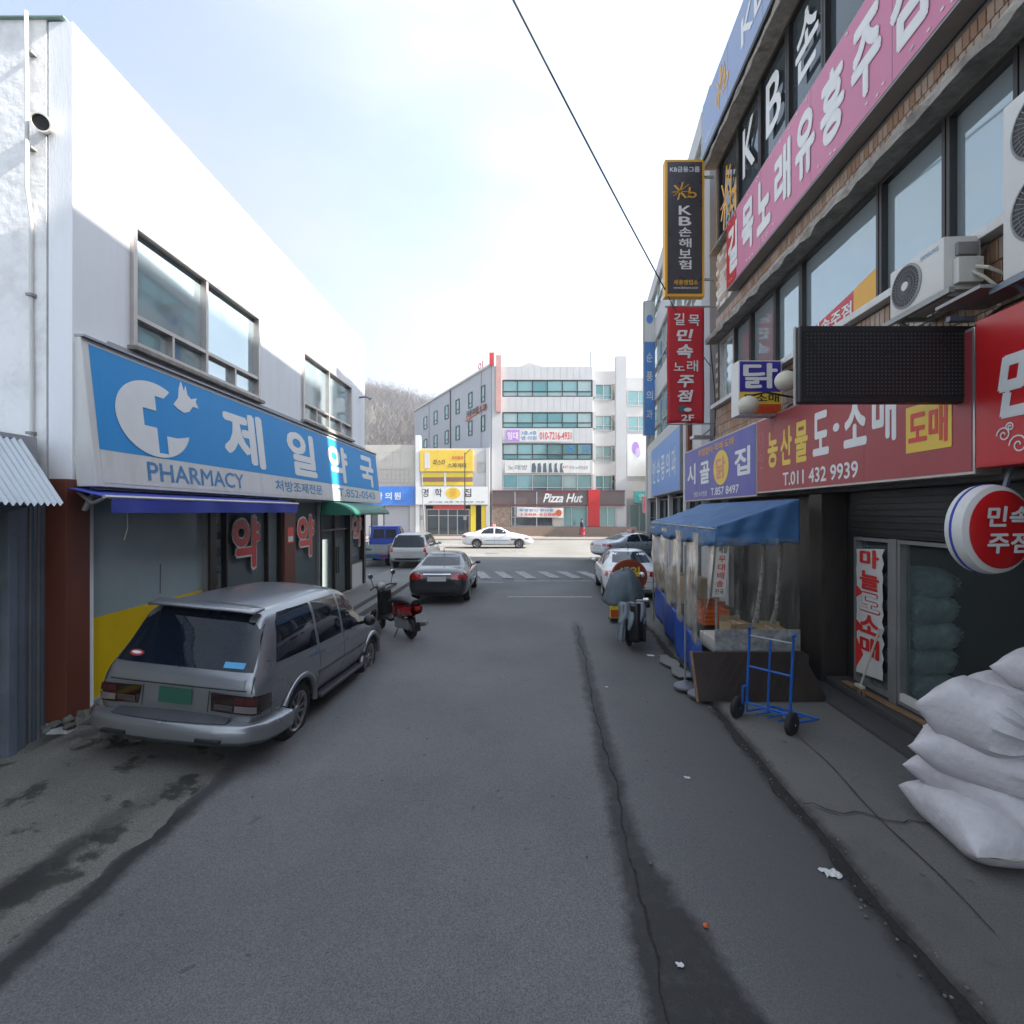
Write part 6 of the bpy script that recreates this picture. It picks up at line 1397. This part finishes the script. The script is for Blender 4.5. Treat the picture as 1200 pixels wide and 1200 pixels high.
B(SFm).slab([(1.0, 13.5), (6.2, 12.75), (6.2, 12.45), (1.0, 13.1)], .2, .26).make('sign_board', orange, t)
lettering(t, SFm, [('카페13', 6.1, .8, 12.75, 13.55, .05)], letter_black, .27)
t = thing('vertical_sign', 'narrow pinkish vertical sign standing over the corner of the office block', 'sign', (-1.4, FY-.2, 12))
B(PF).box(-1.55, -1.05, .13, .4, 12.4, ZT+1.0).make('sign_box', mat('faded_salmon_sign', (.55, .30, .26), .5), t); B(PF).box(-2.2, -1.75, .0, .25, ZT+.05, ZT+1.3).make('roof_letter_panel', letter_red, t)
lettering(t, SFm, [('이', 3.4, 2.2, ZT+.25, ZT+1.2, .05)], letter_red, 0)
# pitched metal roof hint and mast
B().prism([(-.6, 54), (1.6, 53.5), (5.2, 54), (5.2, 60), (-.6, 60)], ZT, ZT+.3).make('roof_hut', far_white, pz)
b = B(); v = [b.p(*q) for q in ((-.8, 53.6, ZT+.31), (5.4, 53.6, ZT+.31), (1.8, 53.6, ZT+1.45), (-.8, 60, ZT+.31), (5.4, 60, ZT+.31), (1.8, 60, ZT+1.45))]
for f in ((0, 1, 2), (3, 5, 4), (0, 2, 5, 3), (1, 4, 5, 2), (0, 3, 4, 1)): b.bm.faces.new([v[i] for i in f])
b.make('roof_gable', alu, pz)
B().tube([(7.75, FY+.5, ZT), (7.75, FY+.5, ZT+1.6)], .05, 6).make('roof_mast', alu_dull, pz)
# ground floor restaurant
maroon = mat('maroon_fascia', (.12, .035, .045), .5)
B(PF).box(-1.9, 10.9, .13, .5, 3.35, 4.7).make('shop_fascia', mat('taupe_fascia', (.12, .085, .08), .5), pz)
for z in (3.30, 4.66): B(PF).box(-1.92, 10.92, .1, .56, z, z+.14).make('fascia_trim', maroon, pz)
for u in (.25, 2.35): B(PF).box(u, u+.08, .501, .56, .9, 4.8).make('pole_trim', far_grey, pz)
t = thing('restaurant_sign', 'white script restaurant sign on the dark ground-floor fascia across the road', 'sign', (5, FY-.5, 3.6))
lettering(t, PF, [('Pizza Hut', 3.0, 6.85, 3.62, 4.5, .04, .35)], letter_white, .55)
B(PF).slab([(3.1, 4.52), (6.2, 4.60), (6.2, 4.64), (3.1, 4.56)], .51, .54).make('roof_stroke', bright_red, t)
B(PF).box(7.35, 8.45, .1, .75, 1.3, 4.85).make('red_pillar', bright_red, pz)
B(PF).box(-1.9, 12, .0, .9, .38, 1.25).make('plinth', mat('brown_stone_plinth', (.24, .17, .13), .8, var=.1), pz)
window(pz, PF, -.1, 4.0, 1.28, 3.28, .1, cols=(.3, 2.4), rows=(2.2,), fm=alu, gm=glass_dark, fw=.09)
window(pz, PF, 5.0, 7.3, 1.28, 3.28, .1, cols=(5.8,), fm=alu, gm=glass_teal, fw=.09)
window(pz, PF, 8.5, 10.1, 1.28, 3.28, .1, cols=(9.3,), fm=alu, gm=glass_teal, fw=.09)
B(PF).box(4.0, 5.0, .02, .3, 1.28, 3.28).make('stone_pier', beige, pz)
for u in (-1.85, 7.25): B(PF).box(u, u+.09, .1, .6, 1.27, 3.3).make('pier_trim', far_grey, pz) if u > 0 else B(PF).box(-1.9, -.15, .0, .3, 1.26, 3.3).make('end_pier', mat('patterned_pier', (.28, .2, .15), .7, var=.5, scale=4), pz)
t = thing('shop_banner', 'white printed banner stretched over the restaurant windows across the road', 'banner', (2, FY-.6, 2.5))
B(PF).grid(lambda i, j: (.45+4.5*i, .62+.03*math.sin(i*9), 2.25+.95*j-.12*i), 12, 3).make('banner_sheet', mat('pinkish_white_banner', (.62, .58, .56), .6), t, thick=.01)
lettering(t, PF, [('특별할인 행사중', .7, 4.0, 2.75, 3.0, .02)], letter_blue, .69); lettering(t, PF, [('1588-5588', .9, 4.2, 2.35, 2.58, .01)], letter_red, .69); flat(PF, disc(4.5, 2.62, .3, .32, 16), .68, 'orange_dot', orange, t)
# banners on the bands
t = thing('phone_banner', 'pink and violet rental banner under the third window band', 'banner', (2, FY-.2, 9.5))
flat(PF, rect(-.6, 5.9, 9.55, 10.75), .13, 'banner_sheet', sign_white, t); flat(PF, rect(-.58, .75, 9.6, 10.7), .14, 'violet_end', mat('violet_print', (.45, .2, .55), .5), t)
lettering(t, PF, [('임대', -.45, .6, 9.75, 10.5, .05)], letter_white, .15); lettering(t, PF, [('3층,4층', .9, 2.4, 10.2, 10.6, .03), ('병·의원', .9, 2.4, 9.7, 10.1, .03)], letter_blue, .14); lettering(t, PF, [('010-7216-4931', 2.7, 5.8, 9.75, 10.5, .03)], letter_red, .14)
t = thing('karaoke_banner', 'long pale banner with grey portraits under the second window band', 'banner', (3, FY-.2, 6.5))
flat(PF, rect(-.7, 7.6, 6.5, 7.72), .13, 'banner_sheet', sign_white, t)
for k in range(6): flat(PF, [(1.9+k*.55, 6.55), (2.3+k*.55, 6.55), (2.35+k*.5, 7.1), (2.2+k*.55, 7.5), (1.95+k*.55, 7.4)], .14, 'grey_portrait', cloth_grey, t)
lettering(t, PF, [('노래방', -.4, 1.5, 6.8, 7.3, .0)], cloth_grey, .14); lettering(t, PF, [('★상가', 4.9, 5.5, 6.95, 7.25, .02)], letter_red, .14); lettering(t, PF, [('주점·노래연습장', 5.6, 7.4, 6.85, 7.2, .0)], cloth_grey, .14)
lettering(pz, PF, [('주', 5.4, 6.1, 8.4, 9.2, .04), ('단', 6.9, 7.6, 8.4, 9.2, .04)], letter_blue, .04, 'window_lettering')
# white block to the right with flower banner
rb = thing('white_block', 'narrow white building with flower banner right of the office block', 'building', (13, 56, .38))
B().box(12.4, 20, 56, 66, .38, 17.4).make('wall', far_white, rb)
G = facing(56)
for z in (11.5, 14.3): window(rb, G, 12.6, 15.0, z, z+1.7, .06, cols=(13.8,), rows=(z+.5,), fm=alu, gm=glass_teal, fw=.09)
window(rb, G, 12.8, 15.0, .5, 3.6, .06, cols=(13.9,), fm=alu, gm=glass_teal, fw=.09)
t = thing('flower_banner', 'tall white banner with a violet flower on the narrow white building', 'banner', (14, 55.9, 6.5))
flat(G, rect(12.6, 15.4, 6.6, 11.2), .05, 'banner_sheet', letter_white, t); flat(G, disc(13.5, 9.7, .42, .7, 14), .06, 'violet_flower', mat('violet_flower_print', (.35, .2, .5), .5), t); flat(G, disc(13.75, 9.2, .3, .5, 12), .07, 'violet_flower', mat('pale_violet_print', (.5, .4, .62), .5), t)
t = box_sign('turquoise shop sign on the narrow white building', G, 13.3, 15.5, 3.7, 5.0, .08, .3, mat('turquoise_sign', (.05, .5, .5), .4), alu, .03); lettering(t, G, [('안과', 13.8, 15.0, 4.0, 4.7, .05)], letter_white, .32)
t = box_sign('dark red low shop sign beyond the clinic corner', facing(46), 11.7, 12.9, 2.6, 4.1, .0, .2, red_sign, alu_dull, .03); lettering(t, facing(46), [('약', 12.0, 12.6, 2.9, 3.7, .05)], letter_white, .22)
B(facing(46)).bar((12.3, .1, .38), (12.3, .1, 2.6), .12).make('sign_post', grey_steel, t)
tb_ = thing('distant_block', 'brownish distant building at the right end of the main road', 'building', (18, 62, .38))
B().box(14.5, 30, 47, 55, .38, 8.5).make('wall', beige, tb_); window(tb_, facing(47), 14.8, 17.5, 1.0, 3.2, .05, fm=dark_frame, gm=glass_dark, fw=.1); window(tb_, facing(47), 14.8, 17.5, 4.2, 6.2, .05, cols=(16,), fm=dark_frame, gm=glass_teal, fw=.1)

# yellow flower shop
yb = thing('flower_shop', 'low flower shop with yellow bands and white sign across the road', 'building', (-5.6, 50, .38))
YF = facing(49.4)
fp = [(-9.3, 49.4), (-2.15, 49.4), (-2.15, 49.95), (-6.0, 57), (-9.3, 57)]
B().prism(fp, 3.35, 8.85).make('upper_wall', far_white, yb)
B(YF).box(-9.3, -8.9, -1, .1, .38, 10.1).make('side_column', letter_white, yb)
B(YF).box(-2.5, -2.16, -.3, .1, .38, 8.9).make('side_column', far_white, yb)
B(YF).box(-8.8, -2.2, -1.0, -.9, .38, 3.34).make('shop_interior', interior, yb)
window(yb, YF, -8.3, -4.1, .42, 3.0, -.3, cols=(-7.1, -6.2, -5.3), rows=(2.35,), fm=alu, gm=glass_dark, fw=.09)
B(YF).box(-8.85, -8.35, -.3, .0, .38, 3.34).make('pier', far_white, yb)
B(YF).box(-7.6, -4.6, -.05, .02, 3.0, 3.3).make('red_header', letter_red, yb)
for u in (-4.0, -2.95): B(YF).box(u, u+.5, -.3, .03, .38, 3.34).make('yellow_pier', yellow, yb)
for (a, c, d, e, m) in ((-8.75, -3.8, 6.05, 6.5, yellow), (-8.75, -3.8, 5.25, 5.6, yellow)): B(YF).box(a, c, .01, .05, d, e).make('yellow_band', m, yb)
B(YF).box(-8.75, -6.55, .01, .04, 5.62, 6.03).make('brown_blind', mat('brown_blind', (.28, .15, .12), .7), yb); B(YF).box(-6.35, -3.8, .01, .04, 5.62, 6.03).make('brown_blind', MC['brown_blind'], yb)
B(YF).box(-6.55, -6.35, .01, .08, 5.2, 6.5).make('mullion', letter_white, yb)
window(yb, YF, -3.25, -2.6, 6.55, 7.5, .04, cols=(-2.93,), fm=alu, gm=glass_dark, fw=.06)
t = box_sign('yellow printed banner sign on the upper floor of the flower shop', YF, -8.85, -3.75, 6.6, 8.65, .03, .2, letter_yellow, letter_yellow, .01); 
lettering(t, YF, [('파스타', -7.6, -6.4, 7.2, 7.75, .02, .3), ('스파게티', -6.2, -4.4, 6.95, 7.4, .03)], letter_black, .22); lettering(t, YF, [('우리동네', -5.8, -4.7, 7.7, 8.1, .03)], letter_red, .22); flat(YF, rect(-8.4, -7.9, 6.9, 8.4), .21, 'pale_panel', sign_white, t)
t = box_sign('white flower shop sign with a yellow disc over the glass doors', YF, -9.25, -2.3, 3.4, 5.15, .03, .3, letter_white, alu, .02)
lettering(t, YF, [('명', -8.65, -8.0, 4.15, 4.95, .02), ('학', -7.4, -6.7, 4.15, 4.95, .02), ('집', -4.6, -3.9, 4.15, 4.95, .02)], letter_black, .32)
flat(YF, disc(-5.65, 4.5, .72, .55, 24), .31, 'yellow_disc', letter_yellow, t); lettering(t, YF, [('꽃', -6.0, -5.3, 4.15, 4.9, .03)], gold, .32); lettering(t, YF, [('꽃다발·화환·축하화분 전문', -8.0, -2.6, 3.58, 3.75, .01)], cloth_grey, .32)
# beige clinic with blue sign
cl = thing('beige_clinic', 'beige stone-clad low clinic with blue sign at the left across the road', 'building', (-14, 50, .38))
B().box(-30, -9.32, 49.6, 58, 3.3, 9.2).make('upper_wall', beige, cl)
CF = facing(49.6)
for k in range(12):
    for j in range(3): B(CF).box(-18.2+k*.74+.01, -18.2+(k+1)*.74-.015, .002, .02, 7.0+j*.73, 7.0+(j+1)*.73-.02).make('cladding_panel', beige, cl)
us = fr(-13.4, -10.0, 8); window(cl, CF, -13.5, -9.9, 5.55, 6.9, .03, cols=us[1:-1], rows=(5.95, 6.4), fm=alu, gm=glass_teal, fw=.07)
for u in (-14.2, -13.0, -9.9): B(CF).box(u, u+.5, -.3, .0, .38, 3.3).make('pier', far_white, cl)
B(CF).box(-14, -9.4, -1.2, -1.1, .38, 3.3).make('shop_interior', interior, cl)
B(CF).box(-30, -14.2, -.3, -.02, .38, 3.3).make('wall', beige, cl)
for k in range(15): B(CF).box(-12.4, -9.95, -.2, -.17, .42+k*.19, .42+k*.19+.175).make('shutter_slat', far_grey, cl)
window(cl, CF, -13.7, -13.0, .5, 3.2, -.1, fm=dark_frame, gm=glass_dark, fw=.06)
t = box_sign('bright blue clinic sign with white lettering across the road', CF, -15.5, -9.35, 3.35, 5.2, .03, .25, mat('bright_blue_sign', (.05, .20, .62), .4), alu, .02)
lettering(t, CF, spread('무한의원', -14.1, -10.6, 3.9, 4.6, .04, .75), letter_white, .27)
# street poles
for (x, h, rr, lb) in ((-8.05, 6.3, .065, 'pale leaning street pole before the flower shop, the left of two'), (-4.2, 8.0, .06, 'thin dark street pole before the flower shop, the right of two')):
    t = thing('street_pole', lb, 'pole', (x, 45.6, .385)); m_ = alu_dull if x < -6 else dark_frame
    B().tube([(x+.3*(x < -6), 45.6, .385), (x, 45.6, h)], [rr, rr*.7], 8).make('pole_shaft', m_, t, smooth=True)
    B().bar((x, 45.6, h-.2), (x+.5, 45.6, h+.3), .05).make('pole_arm', m_, t); B().box(x-.12, x+.12, 45.5, 45.7, 2.0, 2.4).make('control_box', alu_dull, t)
# walking woman in dark jacket and long red skirt
pe = thing('person', 'person in dark jacket and long red skirt walking on the far pavement', 'person', (6.45, 47.2, .385))
def skin(name, verts, edges, radii, m, sub=2, parent=pe):
    me = bpy.data.meshes.new(name); me.from_pydata(verts, edges, []); o = bpy.data.objects.new(name, me); col.objects.link(o)
    md = o.modifiers.new('k', 'SKIN'); ly = me.skin_vertices[0] if me.skin_vertices else None
    if ly is None: 
        bb = bmesh.new(); bb.from_mesh(me); bb.verts.layers.skin.verify(); bb.to_mesh(me); bb.free(); ly = me.skin_vertices[0]
    for v, r_ in zip(ly.data, radii): v.radius = (r_, r_)
    ly.data[0].use_root = True
    s_ = o.modifiers.new('s', 'SUBSURF'); s_.levels = s_.render_levels = sub
    dg = bpy.context.evaluated_depsgraph_get(); m2 = bpy.data.meshes.new_from_object(o.evaluated_get(dg)); bpy.data.objects.remove(o)
    m2.materials.clear(); m2.materials.append(m)
    for p in m2.polygons: p.use_smooth = True
    return mesh_obj(name, m2, parent)
vv = [(0, 0, .92), (0, 0, 1.15), (0, 0, 1.36), (0, 0, 1.45), (.01, 0, 1.53), (.015, 0, 1.60), (-.09, 0, .88), (-.16, .02, .48), (-.30, .02, .09), (-.20, .0, .04), (.09, 0, .88), (.16, 0, .48), (.13, 0, .07), (.23, 0, .03), (.0, -.17, 1.33), (.05, -.2, 1.08), (.16, -.18, .9), (.22, -.17, .83), (0, .17, 1.33), (-.07, .2, 1.08), (-.03, .2, .88), (0, .2, .8)]
ee = [(0, 1), (1, 2), (2, 3), (3, 4), (4, 5), (0, 6), (6, 7), (7, 8), (8, 9), (0, 10), (10, 11), (11, 12), (12, 13), (2, 14), (14, 15), (15, 16), (16, 17), (2, 18), (18, 19), (19, 20), (20, 21)]
skin('body', vv, ee, [.13, .12, .13, .05, .085, .08, .09, .06, .04, .03, .09, .06, .04, .03, .055, .04, .03, .03, .055, .04, .03, .03], skin_m)
b = B(M.Translation((6.45, 47.2, .385))); b.grid(lambda i, j: ((.15+.15*i**.8)*math.cos(j*6.283)*(1+.06*i*math.sin(j*6.283*6)), (.13+.10*i)*math.sin(j*6.283), 1.0-.83*i), 10, 28, wrap=True); b.make('skirt', red_cloth, pe, smooth=True, thick=.01)
b = B(M.Translation((6.45, 47.2, .385))); b.grid(lambda i, j: ((.165+.01*math.sin(i*3))*math.cos(j*6.283)*(1-.45*max(0, i-.8)*5), .19*math.sin(j*6.283)*(1-.5*max(0, i-.8)*5), .93+.53*i), 10, 24, wrap=True); b.make('jacket', navy_cloth, pe, smooth=True, thick=.01)
for y_, dx_ in ((-.2, .1), (.2, -.05)): B(M.Translation((6.45, 47.2, .385))).tube([(0, y_*.85, 1.36), (dx_*.5, y_*1.03, 1.1), (dx_*1.6, y_*.95, .9)], [.07, .055, .045], 10).make('sleeve', navy_cloth, pe, smooth=True)
B(M.Translation((6.45, 47.2, .385))).ball((-.01, 0, 1.615), .105, 8, 1.05).make('hair', hair_m, pe, smooth=True)
B(M.Translation((6.45, 47.2, .385))).box(.18, .30, -.24, -.14, .58, .82).make('handbag', red_cloth, pe, bevel=.02)

# ---------------------------------------------------------------- hill with bare trees
def hz(x, y):
    rx = 50*math.exp(-((x+75)/75)**2)+24*math.exp(-((x-60)/120)**2)*.6; d = max(0, min(1, (y-110)/140)); d = d*d*(3-2*d); back = max(0, min(1, (y-300)/200))
    return (rx*d)*(1-.3*back)+3*NZ.noise(V((x*.03, y*.03, 0)))*d+.1
b = B(); n1, n2 = 70, 50
b.grid(lambda i, j: (-380+640*i, 105+420*j, hz(-380+640*i, 105+420*j)-.1), n1, n2); struct(b.make('hill', hill_m, None, smooth=True, normals=False))
b = B(); bk = B(); rnd = random.Random(3)
def stick(bb, p, q, w_):
    d = (V(q)-V(p)).normalized(); s = d.cross(V((0, 1, .1))).normalized()*w_; a = bb.p(*(V(p)-s)); c = bb.p(*(V(p)+s)); e = bb.p(*(V(q)+s*.3)); f = bb.p(*(V(q)-s*.3)); bb.bm.faces.new((a, c, e, f))
for k in range(900):
    y = rnd.uniform(125, 262); x = (rnd.uniform(400, 540)-600)/600*y*1.02; z = hz(x, y); h = rnd.uniform(7, 12)
    stick(bk, (x, y, z-.3), (x+rnd.uniform(-.6, .6), y, z+h*.8), .14)
    for m_ in range(26):
        z0 = z+h*rnd.uniform(.3, .75); a = rnd.uniform(0, 6.28); l = h*rnd.uniform(.15, .34); px_, py_ = x+rnd.uniform(-.5, .5), y+rnd.uniform(-.5, .5)
        q = (px_+math.cos(a)*l*.7, py_+math.sin(a)*l*.7, z0+l*rnd.uniform(.6, 1.1)); stick(b, (px_, py_, z0), q, .05)
        for _ in range(2):
            a2 = a+rnd.uniform(-1, 1); stick(b, q, (q[0]+math.cos(a2)*l*.45, q[1]+math.sin(a2)*l*.45, q[2]+l*.35), .03)
o = b.make('woodland_twigs', twig, None, normals=False); props(o, 'hazy mass of bare winter twigs covering the wooded hillside', 'woods', kind='stuff')
o = bk.make('woodland_trunks', bark, None, normals=False); props(o, 'pale bare trunks scattered over the distant wooded hillside', 'woods', kind='stuff')
b = B()
for k in range(70):
    y = rnd.uniform(118, 170); x = (rnd.uniform(415, 462)-600)/600*y; z = hz(x, y); h = rnd.uniform(6, 10)
    for m_ in range(150):
        t_ = rnd.random(); rr = h*.28*(1-t_)*math.sqrt(rnd.random()); a = rnd.uniform(0, 6.28); c = V((x+math.cos(a)*rr, y+math.sin(a)*rr, z+h*(.12+.88*t_))); s = .35
        vs3 = [b.p(*(c+V((rnd.uniform(-s, s), rnd.uniform(-s, s), rnd.uniform(-s, s))))) for _ in range(3)]; b.bm.faces.new(vs3)
o = b.make('pine_grove', evergreen, None, normals=False); props(o, 'dark evergreen grove low on the distant hillside', 'trees', kind='stuff')

# ---------------------------------------------------------------- thin winter haze
hm = bpy.data.materials.new('winter_haze'); hm.use_nodes = True; hn = hm.node_tree; hn.nodes.clear()
ho = hn.nodes.new('ShaderNodeOutputMaterial'); hv = hn.nodes.new('ShaderNodeVolumePrincipled')
hv.inputs['Color'].default_value = (.93, .95, 1, 1); hv.inputs['Density'].default_value = .0009; hv.inputs['Anisotropy'].default_value = .2
hn.links.new(hv.outputs[0], ho.inputs['Volume'])
hb = B().box(-420, 320, -220, 600, -1.5, 78).make('haze', hm, None); props(hb, 'thin pale winter haze filling the air over the whole street', 'haze', kind='stuff')
